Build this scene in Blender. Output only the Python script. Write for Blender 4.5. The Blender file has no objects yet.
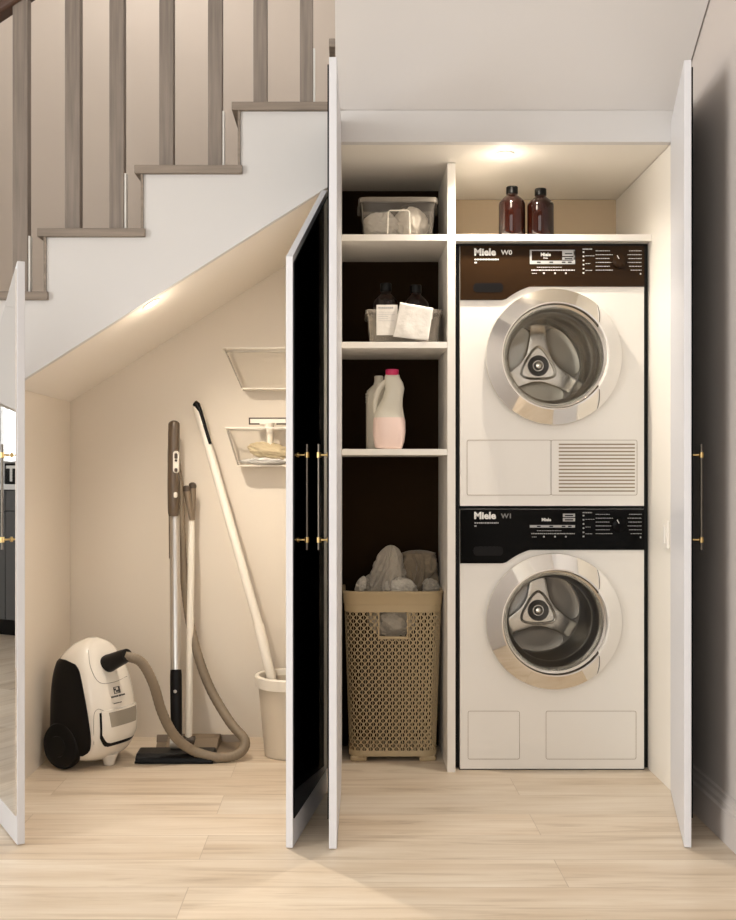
import bpy, bmesh, math, random
from mathutils import Vector, Matrix, noise
PI = math.pi
S = bpy.context.scene
COL = S.collection
CAMZ, DC, F = 0.956, 3.25, 1078.0
VX, VY = 348.0, 475.0
def at(px, py, Y):
    s = F / (DC + Y)
    return Vector(((px - VX) / s, Y, CAMZ + (VY - py) / s))

# ------------------------------------------------------------------ materials
def mat(name, col, rough=0.5, metal=0.0, bump=0.0, bscale=60.0, var=0.0, vscale=4.0, spec=0.5, coat=0.0, sheen=0.0, stretch=(1, 1, 1)):
    m = bpy.data.materials.new(name); m.use_nodes = True
    nt = m.node_tree; b = nt.nodes['Principled BSDF']
    b.inputs['Base Color'].default_value = (*col, 1)
    b.inputs['Roughness'].default_value = rough
    b.inputs['Metallic'].default_value = metal
    b.inputs['Specular IOR Level'].default_value = spec
    b.inputs['Coat Weight'].default_value = coat
    b.inputs['Sheen Weight'].default_value = sheen
    tc = nt.nodes.new('ShaderNodeTexCoord'); mp = nt.nodes.new('ShaderNodeMapping')
    mp.inputs['Scale'].default_value = stretch
    nt.links.new(tc.outputs['Object'], mp.inputs['Vector'])
    if var > 0:
        n = nt.nodes.new('ShaderNodeTexNoise'); n.inputs['Scale'].default_value = vscale; n.inputs['Detail'].default_value = 5
        nt.links.new(mp.outputs[0], n.inputs['Vector'])
        r = nt.nodes.new('ShaderNodeMapRange')
        r.inputs['From Min'].default_value = .3; r.inputs['From Max'].default_value = .7
        r.inputs['To Min'].default_value = 1 - var; r.inputs['To Max'].default_value = 1 + var
        nt.links.new(n.outputs['Fac'], r.inputs['Value'])
        h = nt.nodes.new('ShaderNodeHueSaturation'); h.inputs['Color'].default_value = (*col, 1)
        nt.links.new(r.outputs[0], h.inputs['Value']); nt.links.new(h.outputs[0], b.inputs['Base Color'])
    if bump > 0:
        n = nt.nodes.new('ShaderNodeTexNoise'); n.inputs['Scale'].default_value = bscale; n.inputs['Detail'].default_value = 4
        nt.links.new(mp.outputs[0], n.inputs['Vector'])
        bp = nt.nodes.new('ShaderNodeBump'); bp.inputs['Strength'].default_value = min(1, bump); bp.inputs['Distance'].default_value = .004 if bump < 1 else .02
        nt.links.new(n.outputs['Fac'], bp.inputs['Height']); nt.links.new(bp.outputs[0], b.inputs['Normal'])
    return m
def glassy(name, tint=(1, 1, 1), diff=0.0, diffcol=(.9, .88, .85), rough=.05, ior=1.45):
    """see-through sheet: transparent + fresnel gloss (+ some milky body)"""
    m = bpy.data.materials.new(name); m.use_nodes = True
    nt = m.node_tree; nt.nodes.clear()
    o = nt.nodes.new('ShaderNodeOutputMaterial'); t = nt.nodes.new('ShaderNodeBsdfTransparent'); g = nt.nodes.new('ShaderNodeBsdfGlossy')
    d = nt.nodes.new('ShaderNodeBsdfDiffuse'); f = nt.nodes.new('ShaderNodeFresnel')
    t.inputs[0].default_value = (*tint, 1); g.inputs['Roughness'].default_value = rough; d.inputs[0].default_value = (*diffcol, 1)
    f.inputs['IOR'].default_value = ior
    a = nt.nodes.new('ShaderNodeMixShader'); a.inputs[0].default_value = diff
    nt.links.new(t.outputs[0], a.inputs[1]); nt.links.new(d.outputs[0], a.inputs[2])
    b = nt.nodes.new('ShaderNodeMixShader'); nt.links.new(f.outputs[0], b.inputs[0])
    nt.links.new(a.outputs[0], b.inputs[1]); nt.links.new(g.outputs[0], b.inputs[2]); nt.links.new(b.outputs[0], o.inputs[0])
    return m
def emit(name, col, st):
    m = bpy.data.materials.new(name); m.use_nodes = True
    nt = m.node_tree; nt.nodes.clear()
    o = nt.nodes.new('ShaderNodeOutputMaterial'); e = nt.nodes.new('ShaderNodeEmission')
    e.inputs[0].default_value = (*col, 1); e.inputs[1].default_value = st
    nt.links.new(e.outputs[0], o.inputs[0]); return m

def wood_floor():
    m = bpy.data.materials.new('oak_planks'); m.use_nodes = True
    nt = m.node_tree; L = nt.links; N = nt.nodes; b = N['Principled BSDF']
    tc = N.new('ShaderNodeTexCoord'); mp = N.new('ShaderNodeMapping'); mp.inputs['Location'].default_value = (.37, .03, 0)
    L.new(tc.outputs['Object'], mp.inputs['Vector'])
    br = N.new('ShaderNodeTexBrick'); br.offset = .37; br.offset_frequency = 2
    br.inputs['Scale'].default_value = 1; br.inputs['Brick Width'].default_value = 1.4; br.inputs['Row Height'].default_value = .18
    br.inputs['Mortar Size'].default_value = .0011; br.inputs['Mortar Smooth'].default_value = .3; br.inputs['Bias'].default_value = 0
    br.inputs['Color1'].default_value = (0, 0, 0, 1); br.inputs['Color2'].default_value = (1, 1, 1, 1); br.inputs['Mortar'].default_value = (.5, .5, .5, 1)
    L.new(mp.outputs[0], br.inputs['Vector'])
    # per-plank shift of the grain
    sep = N.new('ShaderNodeSeparateXYZ'); L.new(mp.outputs[0], sep.inputs[0])
    add = N.new('ShaderNodeMath'); add.operation = 'MULTIPLY_ADD'; add.inputs[1].default_value = 3.7
    L.new(br.outputs['Color'], add.inputs[0]); L.new(sep.outputs['X'], add.inputs[2])
    cmb = N.new('ShaderNodeCombineXYZ'); L.new(add.outputs[0], cmb.inputs[0]); L.new(sep.outputs['Y'], cmb.inputs[1]); L.new(br.outputs['Color'], cmb.inputs[2])
    sc = N.new('ShaderNodeMapping'); sc.inputs['Scale'].default_value = (.9, 13, 4); L.new(cmb.outputs[0], sc.inputs['Vector'])
    n1 = N.new('ShaderNodeTexNoise'); n1.inputs['Scale'].default_value = 1.6; n1.inputs['Detail'].default_value = 9; n1.inputs['Distortion'].default_value = 1.6
    n1.inputs['Roughness'].default_value = .62
    L.new(sc.outputs[0], n1.inputs['Vector'])
    sc2 = N.new('ShaderNodeMapping'); sc2.inputs['Scale'].default_value = (1.3, 7, 4); L.new(cmb.outputs[0], sc2.inputs['Vector'])
    n2 = N.new('ShaderNodeTexNoise'); n2.inputs['Scale'].default_value = 1.5; n2.inputs['Detail'].default_value = 4; L.new(sc2.outputs[0], n2.inputs['Vector'])
    cr = N.new('ShaderNodeValToRGB'); e = cr.color_ramp.elements
    e[0].position = .28; e[0].color = (.52, .405, .29, 1); e[1].position = .66; e[1].color = (.77, .66, .53, 1)
    k = cr.color_ramp.elements.new(.45); k.color = (.70, .585, .45, 1)
    L.new(n1.outputs['Fac'], cr.inputs[0])
    mx = N.new('ShaderNodeMix'); mx.data_type = 'RGBA'; mx.blend_type = 'SOFT_LIGHT'; mx.inputs['Factor'].default_value = .8
    L.new(cr.outputs[0], mx.inputs['A']); L.new(n2.outputs['Fac'], mx.inputs['B'])
    hs = N.new('ShaderNodeHueSaturation'); L.new(mx.outputs['Result'], hs.inputs['Color'])
    mr = N.new('ShaderNodeMapRange'); mr.inputs['To Min'].default_value = .90; mr.inputs['To Max'].default_value = 1.03
    L.new(br.outputs['Color'], mr.inputs['Value']); L.new(mr.outputs[0], hs.inputs['Value'])
    m2 = N.new('ShaderNodeMix'); m2.data_type = 'RGBA'; m2.inputs['B'].default_value = (.42, .32, .22, 1)
    fm = N.new('ShaderNodeMath'); fm.operation = 'MULTIPLY'; fm.inputs[1].default_value = .6
    L.new(br.outputs['Fac'], fm.inputs[0]); L.new(fm.outputs[0], m2.inputs['Factor']); L.new(hs.outputs[0], m2.inputs['A'])
    L.new(m2.outputs['Result'], b.inputs['Base Color'])
    b.inputs['Roughness'].default_value = .42; b.inputs['Specular IOR Level'].default_value = .4
    bp = N.new('ShaderNodeBump'); bp.inputs['Strength'].default_value = .12; bp.inputs['Distance'].default_value = .002
    L.new(n1.outputs['Fac'], bp.inputs['Height']); L.new(bp.outputs[0], b.inputs['Normal'])
    return m

M = dict(
    floor=wood_floor(),
    wall=mat('stair_wall_paint', (.66, .575, .50), .9, bump=.05),
    closet=mat('closet_wall_paint', (.76, .685, .585), .9, bump=.05),
    white=mat('white_paint', (.64, .625, .615), .6, bump=.02),
    csoff=mat('closet_ceiling_paint', (.86, .80, .72), .85, bump=.02),
    soffit=mat('soffit_paint', (.68, .66, .65), .8, bump=.02),
    rwall=mat('greige_wall_paint', (.57, .515, .48), .9, bump=.05),
    ceil=mat('ceiling_paint', (.8, .79, .77), .9, bump=.02),
    board=mat('cream_lacquered_board', (.84, .80, .735), .45, bump=.01),
    backp=mat('dark_back_board', (.020, .011, .005), .8, var=.1, spec=.05),
    tanp=mat('tan_back_board', (.55, .43, .29), .7, var=.05),
    door=mat('pale_grey_lacquer', (.66, .66, .69), .4, bump=.01),
    darkmirror=mat('mirror_dark_reflection', (.002, .002, .003), .04, spec=.04),  # mirror faces; dark reflection between facing doors put into the colour
    mirror=mat('mirror_silver', (.86, .87, .88), .015, 1.0),
    oakgrey=mat('grey_oak', (.235, .195, .165), .65, var=.2, vscale=3, bump=.15, bscale=20, stretch=(30, 30, 1.5)),
    oaktread=mat('grey_oak_tread', (.245, .20, .162), .65, var=.2, vscale=3, bump=.1, bscale=20, stretch=(1.5, 20, 30)),
    rail=mat('dark_walnut', (.09, .045, .03), .45, var=.2, vscale=8),
    brass=mat('brass', (.62, .45, .2), .3, 1.0),
    steelbar=mat('dark_bar', (.15, .13, .11), .3, 1.0),
    appl=mat('appliance_white', (.86, .825, .77), .32, coat=.2, var=.01),
    applb=mat('black_glass_brown_reflection', (.024, .012, .005), .2, var=.1, spec=.10),  # black fascia glass with its brown reflection put into the colour
    applk=mat('appliance_black_glass', (.003, .003, .003), .1, spec=.08),
    chrome=mat('polished_steel', (.80, .77, .72), .07, 1.0),
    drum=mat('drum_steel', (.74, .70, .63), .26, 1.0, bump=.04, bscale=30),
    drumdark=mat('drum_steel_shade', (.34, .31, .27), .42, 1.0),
    drumpl=mat('plate_steel_lit', (.44, .40, .33), .4, 1.0),  # plate steel lightened for the dryer, drum light put into the colour
    gasket=mat('grey_gasket', (.12, .11, .10), .5),
    glass=glassy('porthole_glass', (.93, .93, .92), ior=1.35),
    clear=glassy('clear_plastic', (.97, .96, .94), .06, (.88, .80, .70), .1, 1.12),
    clearer=glassy('thin_clear_plastic', (.97, .965, .955), .02, (.9, .84, .74), .15, 1.04),
    milky=glassy('milky_plastic', (.92, .90, .86), .22, (.80, .72, .62), .15, 1.15),
    ink=mat('white_print', (.8, .79, .76), .5),
    inkd=mat('grey_print', (.22, .21, .20), .5),
    inkb=mat('dark_print', (.05, .045, .04), .5),
    lcd=mat('display_frame_grey', (.42, .42, .42), .3),
    hamper=mat('beige_moulded_plastic', (.47, .36, .21), .5, bump=.03),
    cloth=mat('grey_laundry_cloth', (.46, .41, .335), .95, bump=1.0, bscale=26, var=.12, sheen=.3),
    clothd=mat('taupe_laundry_cloth', (.26, .205, .14), .95, bump=1.0, bscale=26, var=.12, sheen=.3),
    dshade=mat('hamper_inner_shade', (.018, .013, .009), .95, bump=.3),  # added hamper filling, interior darkness put into the colour
    clothl=mat('off_white_cloth', (.68, .63, .54), .95, bump=1.0, bscale=26, var=.06, sheen=.3),
    clothw=mat('white_cloth', (.80, .76, .70), .95, bump=.4, bscale=60, sheen=.3),
    amber=mat('amber_glass', (.0075, .0014, .0006), .05, spec=.4),
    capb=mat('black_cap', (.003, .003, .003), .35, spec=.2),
    pinkcap=mat('magenta_cap', (.50, .012, .09), .4),
    deter=mat('frosted_bottle_plastic', (.66, .62, .52), .4, coat=.1),
    deterp=mat('pink_liquid_in_bottle', (.82, .63, .56), .4, coat=.1),
    vacw=mat('vacuum_white_shell', (.83, .78, .70), .25, coat=.4),
    vacb=mat('vacuum_black_shell', (.0035, .003, .003), .4, spec=.18),
    vacg=mat('vacuum_grey_window', (.33, .30, .25), .25, coat=.3),
    hose=mat('grey_brown_hose', (.20, .155, .105), .55, var=.08),
    grip=mat('brown_grip', (.085, .056, .032), .35, coat=.2),
    tube=mat('silver_tube', (.60, .58, .55), .28, 1.0),
    cream=mat('cream_plastic', (.82, .76, .66), .45),
    bucket=mat('cream_bucket_plastic', (.62, .54, .43), .5),
    pan=mat('taupe_pan_plastic', (.20, .15, .10), .5),
    glove=mat('straw_cleaning_cloth', (.50, .41, .26), .9, bump=.4, bscale=90),
    brownp=mat('brown_rubber', (.06, .04, .025), .5),
    cab=mat('kitchen_dark_grey', (.10, .10, .10), .5),
    top=mat('kitchen_white_top', (.8, .8, .8), .3),
    lamp=emit('lamp_lens', (1, .93, .8), 25),
    dim=mat('warm_grey_wall', (.30, .27, .24), .9),
    sky=emit('daylight_outside', (1, 1, 1), 3.0),
)

# ------------------------------------------------------------------ mesh builder
class MB:
    def __init__(s): s.v = []; s.f = []; s.m = []; s.cm = 0
    def add(s, vs, fs, T=None):
        o = len(s.v)
        for p in vs:
            p = Vector(p); s.v.append(T @ p if T is not None else p)
        for f in fs: s.f.append([o + i for i in f]); s.m.append(s.cm)
        return s
    def box(s, x0, x1, y0, y1, z0, z1, T=None):
        vs = [(x, y, z) for x in (x0, x1) for y in (y0, y1) for z in (z0, z1)]
        return s.add(vs, [(0, 1, 3, 2), (4, 6, 7, 5), (0, 4, 5, 1), (2, 3, 7, 6), (0, 2, 6, 4), (1, 5, 7, 3)], T)
    def prism(s, poly, axis, a, b, T=None):
        def mk(p, t):
            return {'y': (p[0], t, p[1]), 'x': (t, p[0], p[1]), 'z': (p[0], p[1], t)}[axis]
        n = len(poly); vs = [mk(p, a) for p in poly] + [mk(p, b) for p in poly]
        fs = [list(range(n)), list(range(2 * n - 1, n - 1, -1))] + [(i, i + n, (i + 1) % n + n, (i + 1) % n) for i in range(n)]
        return s.add(vs, fs, T)
    def loft(s, loops, cap0=True, cap1=True, closed=True, T=None):
        n = len(loops[0]); vs = [p for l in loops for p in l]; fs = []
        for k in range(len(loops) - 1):
            for i in range(n if closed else n - 1):
                j = (i + 1) % n
                fs.append((k * n + i, k * n + j, (k + 1) * n + j, (k + 1) * n + i))
        if cap0: fs.append(list(range(n - 1, -1, -1)))
        if cap1: fs.append([(len(loops) - 1) * n + i for i in range(n)])
        return s.add(vs, fs, T)
    def lathe(s, prof, n=32, c=(0, 0, 0), axis='z', cap0=True, cap1=True, T=None):
        loops = []
        for r, h in prof:
            l = []
            for i in range(n):
                a = 2 * PI * i / n
                if axis == 'z': l.append((c[0] + r * math.cos(a), c[1] + r * math.sin(a), c[2] + h))
                elif axis == 'y': l.append((c[0] + r * math.cos(a), c[1] + h, c[2] + r * math.sin(a)))
                else: l.append((c[0] + h, c[1] + r * math.cos(a), c[2] + r * math.sin(a)))
            loops.append(l)
        return s.loft(loops, cap0, cap1, True, T)
    def tube(s, pts, r, n=10, T=None, flat=None):
        pts = [Vector(p) for p in pts]; loops = []
        up = Vector((0, 0, 1)) if abs((pts[1] - pts[0]).normalized().z) < .9 else Vector((0, 1, 0))
        for k, p in enumerate(pts):
            d = (pts[min(k + 1, len(pts) - 1)] - pts[max(k - 1, 0)]).normalized()
            a = d.cross(up)
            if a.length < 1e-4: a = d.cross(Vector((1, 0, 0)))
            a.normalize(); b = a.cross(d).normalized(); up = b
            rr_ = r[k] if isinstance(r, (list, tuple)) else r
            fl = flat if flat else 1
            loops.append([tuple(p + a * rr_ * math.cos(2 * PI * i / n) + b * rr_ * fl * math.sin(2 * PI * i / n)) for i in range(n)])
        return s.loft(loops, T=T)
    def text(s, body, size, x, z, y, bold=0.0, align='LEFT', T=None, sx=1.0):
        c = bpy.data.curves.new('t', 'FONT'); c.body = body; c.size = size; c.offset = bold; c.extrude = .0006; c.align_x = align
        c.resolution_u = 3
        o = bpy.data.objects.new('t', c); COL.objects.link(o); bpy.context.view_layer.update()
        me = bpy.data.meshes.new_from_object(o.evaluated_get(bpy.context.evaluated_depsgraph_get()))
        vs = [(x + v.co.x * sx, y - v.co.z, z + v.co.y) for v in me.vertices]
        s.add(vs, [list(p.vertices) for p in me.polygons], T)
        bpy.data.objects.remove(o); bpy.data.curves.remove(c); bpy.data.meshes.remove(me); return s
    def build(s, name, m, parent=None, off=None, bevel=0, seg=2, smooth=False, sub=0, kind=None, angle=40):
        me = bpy.data.meshes.new(name)
        if off is None: off = (0, 0, 0)
        off = Vector(off)
        me.from_pydata([tuple(v - off) for v in s.v], [], s.f); me.validate()
        ms = m if isinstance(m, (list, tuple)) else [m]
        for q in ms: me.materials.append(q)
        for i, p in enumerate(me.polygons):
            if i < len(s.m): p.material_index = min(s.m[i], len(ms) - 1)
        bm = bmesh.new(); bm.from_mesh(me); bmesh.ops.recalc_face_normals(bm, faces=bm.faces); bm.to_mesh(me); bm.free()
        o = bpy.data.objects.new(name, me); COL.objects.link(o)
        if parent is not None: o.parent = parent
        elif off.length: o.location = off
        if bevel:
            b = o.modifiers.new('b', 'BEVEL'); b.width = bevel; b.segments = seg; b.limit_method = 'ANGLE'; b.angle_limit = math.radians(angle)
        if sub:
            b = o.modifiers.new('s', 'SUBSURF'); b.levels = sub; b.render_levels = sub
        if smooth:
            me.polygons.foreach_set('use_smooth', [True] * len(me.polygons))
            bmx = bmesh.new(); bmx.from_mesh(me)
            for e in bmx.edges:
                if len(e.link_faces) == 2 and e.calc_face_angle(0) > math.radians(angle): e.smooth = False
            bmx.to_mesh(me); bmx.free()
        if kind: o['kind'] = kind
        return o

def tag(o, label, cat, group=None):
    o['label'] = label; o['category'] = cat
    if group: o['group'] = group
    return o
def thing(name, label, cat, loc=(0, 0, 0), rz=0, group=None):
    o = bpy.data.objects.new(name, None); o.empty_display_size = .05; COL.objects.link(o)
    o.location = loc; o.rotation_euler = (0, 0, rz); return tag(o, label, cat, group)
def rrect(w, d, r, n=6, cx=0, cy=0, z=0):
    out = []
    for qx, qy, a0 in ((1, 1, 0), (-1, 1, PI / 2), (-1, -1, PI), (1, -1, 1.5 * PI)):
        for i in range(n + 1):
            a = a0 + PI / 2 * i / n
            out.append((cx + qx * (w / 2 - r) + r * math.cos(a), cy + qy * (d / 2 - r) + r * math.sin(a), z))
    return out
def smoothpath(pts, k=8):
    P = [Vector(p) for p in pts]; P = [P[0] * 2 - P[1]] + P + [P[-1] * 2 - P[-2]]; out = []
    for i in range(1, len(P) - 2):
        for j in range(k):
            t = j / k; a, b, c, d = P[i - 1], P[i], P[i + 1], P[i + 2]
            out.append(.5 * ((2 * b) + (c - a) * t + (2 * a - 5 * b + 4 * c - d) * t * t + (3 * b - a - 3 * c + d) * t ** 3))
    out.append(P[-2]); return out
def crumple(mb, c, size, seed=0, folds=7, amp=.22, rot=0, nu=56, nv=36, flatbot=None, sq=1.0):
    """a crumpled piece of cloth: closed wrinkled mass with ridged folds"""
    c = Vector(c); o = len(mb.v); R = Matrix.Rotation(rot, 3, 'Y')
    sd = Vector((seed * 7.13, seed * 3.7, seed * 1.9)); vs = []
    for j in range(nv + 1):
        th = PI * j / nv
        for i in range(nu):
            ph = 2 * PI * i / nu
            d = Vector((math.sin(th) * math.cos(ph), math.sin(th) * math.sin(ph), math.cos(th)))
            w = noise.noise(d * 1.4 + sd) * 1.6
            ridge = abs(math.sin(folds * (ph * .5 + w) + 2.5 * noise.noise(d * 2.2 + sd)))
            n2 = noise.noise(d * 5 + sd)
            k = 1 + amp * (ridge - .6) + amp * .6 * noise.noise(d * 2.0 + sd * 2) + amp * .3 * n2
            p = Vector((d.x * size[0], d.y * size[1], d.z * size[2])) * k
            p = c + R @ p
            if flatbot is not None: p.z = max(p.z, flatbot)
            vs.append(p)
    fs = []
    for j in range(nv):
        for i in range(nu):
            a = j * nu + i; b = j * nu + (i + 1) % nu
            fs.append((a, b, b + nu, a + nu))
    mb.add(vs, fs); return mb

# ================================================================== SETTING
XR = .995
def st(name, mb, m, **k): return mb.build(name, m, kind='structure', **k)
st('floor', MB().box(-4.1, 1.1, -5.4, 4.1, -.05, 0), M['floor'])
st('wall_right', MB().box(XR, XR + .1, -5.4, 1.1, 0, 3.3), M['rwall'])
def window_wall(name, y0, y1, z0, z1, x, ya, yb, m):
    b = MB()
    b.box(x - .12, x, ya, y0, 0, 3.3); b.box(x - .12, x, y1, yb, 0, 3.3)
    b.box(x - .12, x, y0, y1, 0, z0); b.box(x - .12, x, y0, y1, z1, 3.3)
    return st(name, b, m)
# left wall (kitchen side window + large window beside the camera)
lw = MB()
X0 = -3.98
for (a, b_, c, d) in ((-5.4, -4.6, 0, 3.3), (-4.6, -2.2, 0, .35), (-4.6, -2.2, 2.7, 3.3), (-2.2, .9, 0, 3.3), (.9, 3.1, 0, 1.0), (.9, 3.1, 2.35, 3.3), (3.1, 4.1, 0, 3.3)):
    lw.box(X0 - .12, X0, a, b_, c, d)
st('wall_left', lw, M['white'])
fw = MB()
for (a, b_, c, d) in ((-4.1, -2.6, 0, 3.3), (-2.6, .2, 0, .35), (-2.6, .2, 2.7, 3.3), (.2, 1.1, 0, 3.3)):
    fw.box(a, b_, -5.52, -5.4, c, d)
st('wall_front', fw, M['dim'])
st('wall_kitchen', MB().box(-4.1, 1.1, 4.0, 4.1, 0, 3.3), M['white'])
st('wall_back', MB().box(-1.62, XR, 1.0, 1.08, 0, 3.3), M['wall'])
st('ceiling', MB().box(-4.1, 1.1, -5.52, 4.1, 3.3, 3.4), M['ceil'])
# windows: frame and pane
def window(n, axis, p, a0, a1, z0, z1):
    f = MB(); g = MB(); w = .05
    def bx(b, u0, u1, v0, v1, t0, t1):
        if axis == 'x': b.box(p + t0, p + t1, u0, u1, v0, v1)
        else: b.box(u0, u1, p + t0, p + t1, v0, v1)
    for u0, u1, v0, v1 in ((a0, a0 + w, z0, z1), (a1 - w, a1, z0, z1), (a0 + w, a1 - w, z0, z0 + w), (a0 + w, a1 - w, z1 - w, z1), ((a0 + a1) / 2 - .025, (a0 + a1) / 2 + .025, z0 + w, z1 - w)):
        bx(f, u0, u1, v0, v1, -.08, -.03)
    bx(g, a0 + w, a1 - w, z0 + w, z1 - w, -.058, -.052)
    fo = f.build('window_%d' % n, M['white'], kind='structure')
    g.build('pane', M['glass'], fo); return fo
window(1, 'x', X0, .9, 3.1, 1.0, 2.35)
window(2, 'x', X0, -4.6, -2.2, .35, 2.7)
window(3, 'y', -5.4, -2.6, .2, .35, 2.7)
# closet shell under the stairs
def soff(x): return 1.864 + .633 * x
st('wall_closet_back', MB().prism([(-1.09, 0), (-.045, 0), (-.045, soff(-.045)), (-1.09, soff(-1.09))], 'y', .68, .74), M['closet'])
st('wall_closet_left', MB().prism([(-1.09, 0), (-1.012, 0), (-1.012, soff(-1.012) - .001), (-1.09, soff(-1.09) - .001)], 'y', .02, .678), M['closet'])
st('ceiling_closet', MB().prism([(-1.09, soff(-1.09)), (-.062, soff(-.062)), (-.062, soff(-.062) + .03), (-1.09, soff(-1.09) + .03)], 'y', .028, .745), M['csoff'])
# sloping underside of the flight above the laundry cupboard
st('ceiling_sloped', MB().prism([(0, 2.057), (-1.78, 3.303), (.99, 3.303), (.99, 2.057)], 'x', -.036, XR - .0045), M['soffit'])
bb = MB().prism([(0, 0), (-.018, 0), (-.018, .082), (-.012, .088), (-.012, .1), (-.006, .108), (-.006, .118), (0, .122)], 'y', -5.39, -.02)
st('baseboard_right', MB().add([(v.x + XR, v.y, v.z) for v in bb.v], bb.f), M['rwall'])

# ================================================================== STAIRCASE
stair = thing('staircase', 'pale staircase rising above the cupboards with grey oak treads and slat balusters', 'staircase', (-1.2, 0, 0))
SO = (-1.2, 0, 0)
RISE, RUN = .190, .2925
ZT = [1.508 + RISE * k for k in range(5)]        # tread tops
XN = [-1.2275 + RUN * k for k in range(5)]       # nosing
# stringer: saw-tooth top, straight sloping bottom
XE = -.038
sg = MB()
xs = [XN[k] + .026 for k in range(5)] + [XE]
for k in range(5):
    sg.prism([(xs[k], soff(xs[k])), (xs[k + 1], soff(xs[k + 1])), (xs[k + 1], ZT[k] - .0255), (xs[k], ZT[k] - .0255)], 'y', .002, .026)
sg.prism([(-1.75, 1.03), (-1.2016, 1.19), (-1.2016, ZT[0] - .0255), (-1.75, ZT[0] - .0255)], 'y', .002, .026)
sg.build('stringer', M['white'], stair, SO)
MB().box(-1.75, -1.23, .002, .026, ZT[0] - .025, 2.3).build('side_screen', M['white'], stair, SO)
for k in range(5):
    x1 = XE if k == 4 else XN[k + 1] + .032
    MB().box(XN[k], x1, -.012, .99, ZT[k] - .025, ZT[k]).build('tread', M['oaktread'], stair, SO, bevel=.002)
    if k: MB().box(XN[k] + .018, XN[k] + .0255, -.004, .985, ZT[k] - RISE, ZT[k] - .025).build('riser', M['oaktread'], stair, SO)
# underside lining of the flight, above the closet ceiling
def railz(x): return 2.358 + .655 * (x + 1.0495)
bl = [(21.5, 15, 0), (73.5, 15, 1), (117.5, 14.5, 1), (167, 14, 2), (215.5, 14, 2), (260.5, 13.5, 3), (306.5, 13, 3)]
for cx, w, k in bl:
    x = (cx - VX) / 328.0; hw = w / 328.0 / 2
    x0, x1 = x - hw, x + hw
    p = [(x0, ZT[k]), (x1, ZT[k]), (x1, railz(x1) + .01), (x0, railz(x0) + .01)]
    b = MB().prism(p, 'y', .022, .06).build('baluster', M['oakgrey'], stair, SO, bevel=.0015)
    if cx in (21.5, 117.5, 215.5, 306.5):
        q = MB().box(x1 + .0005, x1 + .0065, .026, .05, ZT[k], ZT[k] + .175).build('edge_strip', M['ink'], b, SO)
        q['label'] = 'short white strip beside the foot of the baluster'
xa, xb = -1.42, .0
MB().prism([(xa, railz(xa)), (xb, railz(xb)), (xb, railz(xb) + .055), (xa, railz(xa) + .055)], 'y', .006, .074).build('handrail', M['rail'], stair, SO, bevel=.012, seg=3)

# ================================================================== LAUNDRY CUPBOARD
LO = (.47, .3, 0)
lc = thing('laundry_cupboard', 'tall open built-in cupboard with cream shelves around the stacked machines', 'cupboard', LO)
MB().box(-.042, -.0205, .004, .735, 0, 1.958).build('side_panel', M['board'], lc, LO, bevel=.001)
MB().box(.977, XR - .002, .004, .735, 0, 1.958).build('side_panel', M['board'], lc, LO, bevel=.001)
MB().box(-.041, XR - .002, .001, .03, 1.9605, 2.056).build('header_panel', M['white'], lc, LO)
MB().box(-.041, XR - .002, .0305, .735, 1.9605, 1.98).build('top_panel', M['board'], lc, LO)
SH = .216
MB().box(.3195, .3455, SH, .679, 0, 1.959).build('divider', M['board'], lc, LO, bevel=.001)
MB().box(-.0205, .3195, .56, .58, 0, 1.959).build('back_panel', M['backp'], lc, LO)
MB().box(.3195, .977, .68, .70, 0, 1.959).build('back_panel', M['tanp'], lc, LO)
MB().box(-.020, .319, SH, .679, 1.709, 1.730).build('shelf', M['board'], lc, LO, bevel=.001)
MB().box(.346, .9765, SH, .679, 1.709, 1.730).build('shelf', M['board'], lc, LO, bevel=.001)
MB().box(-.020, .319, SH, .679, 1.364, 1.384).build('shelf', M['board'], lc, LO, bevel=.001)
MB().box(-.020, .319, SH, .679, 1.020, 1.0395).build('shelf', M['board'], lc, LO, bevel=.001)

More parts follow.
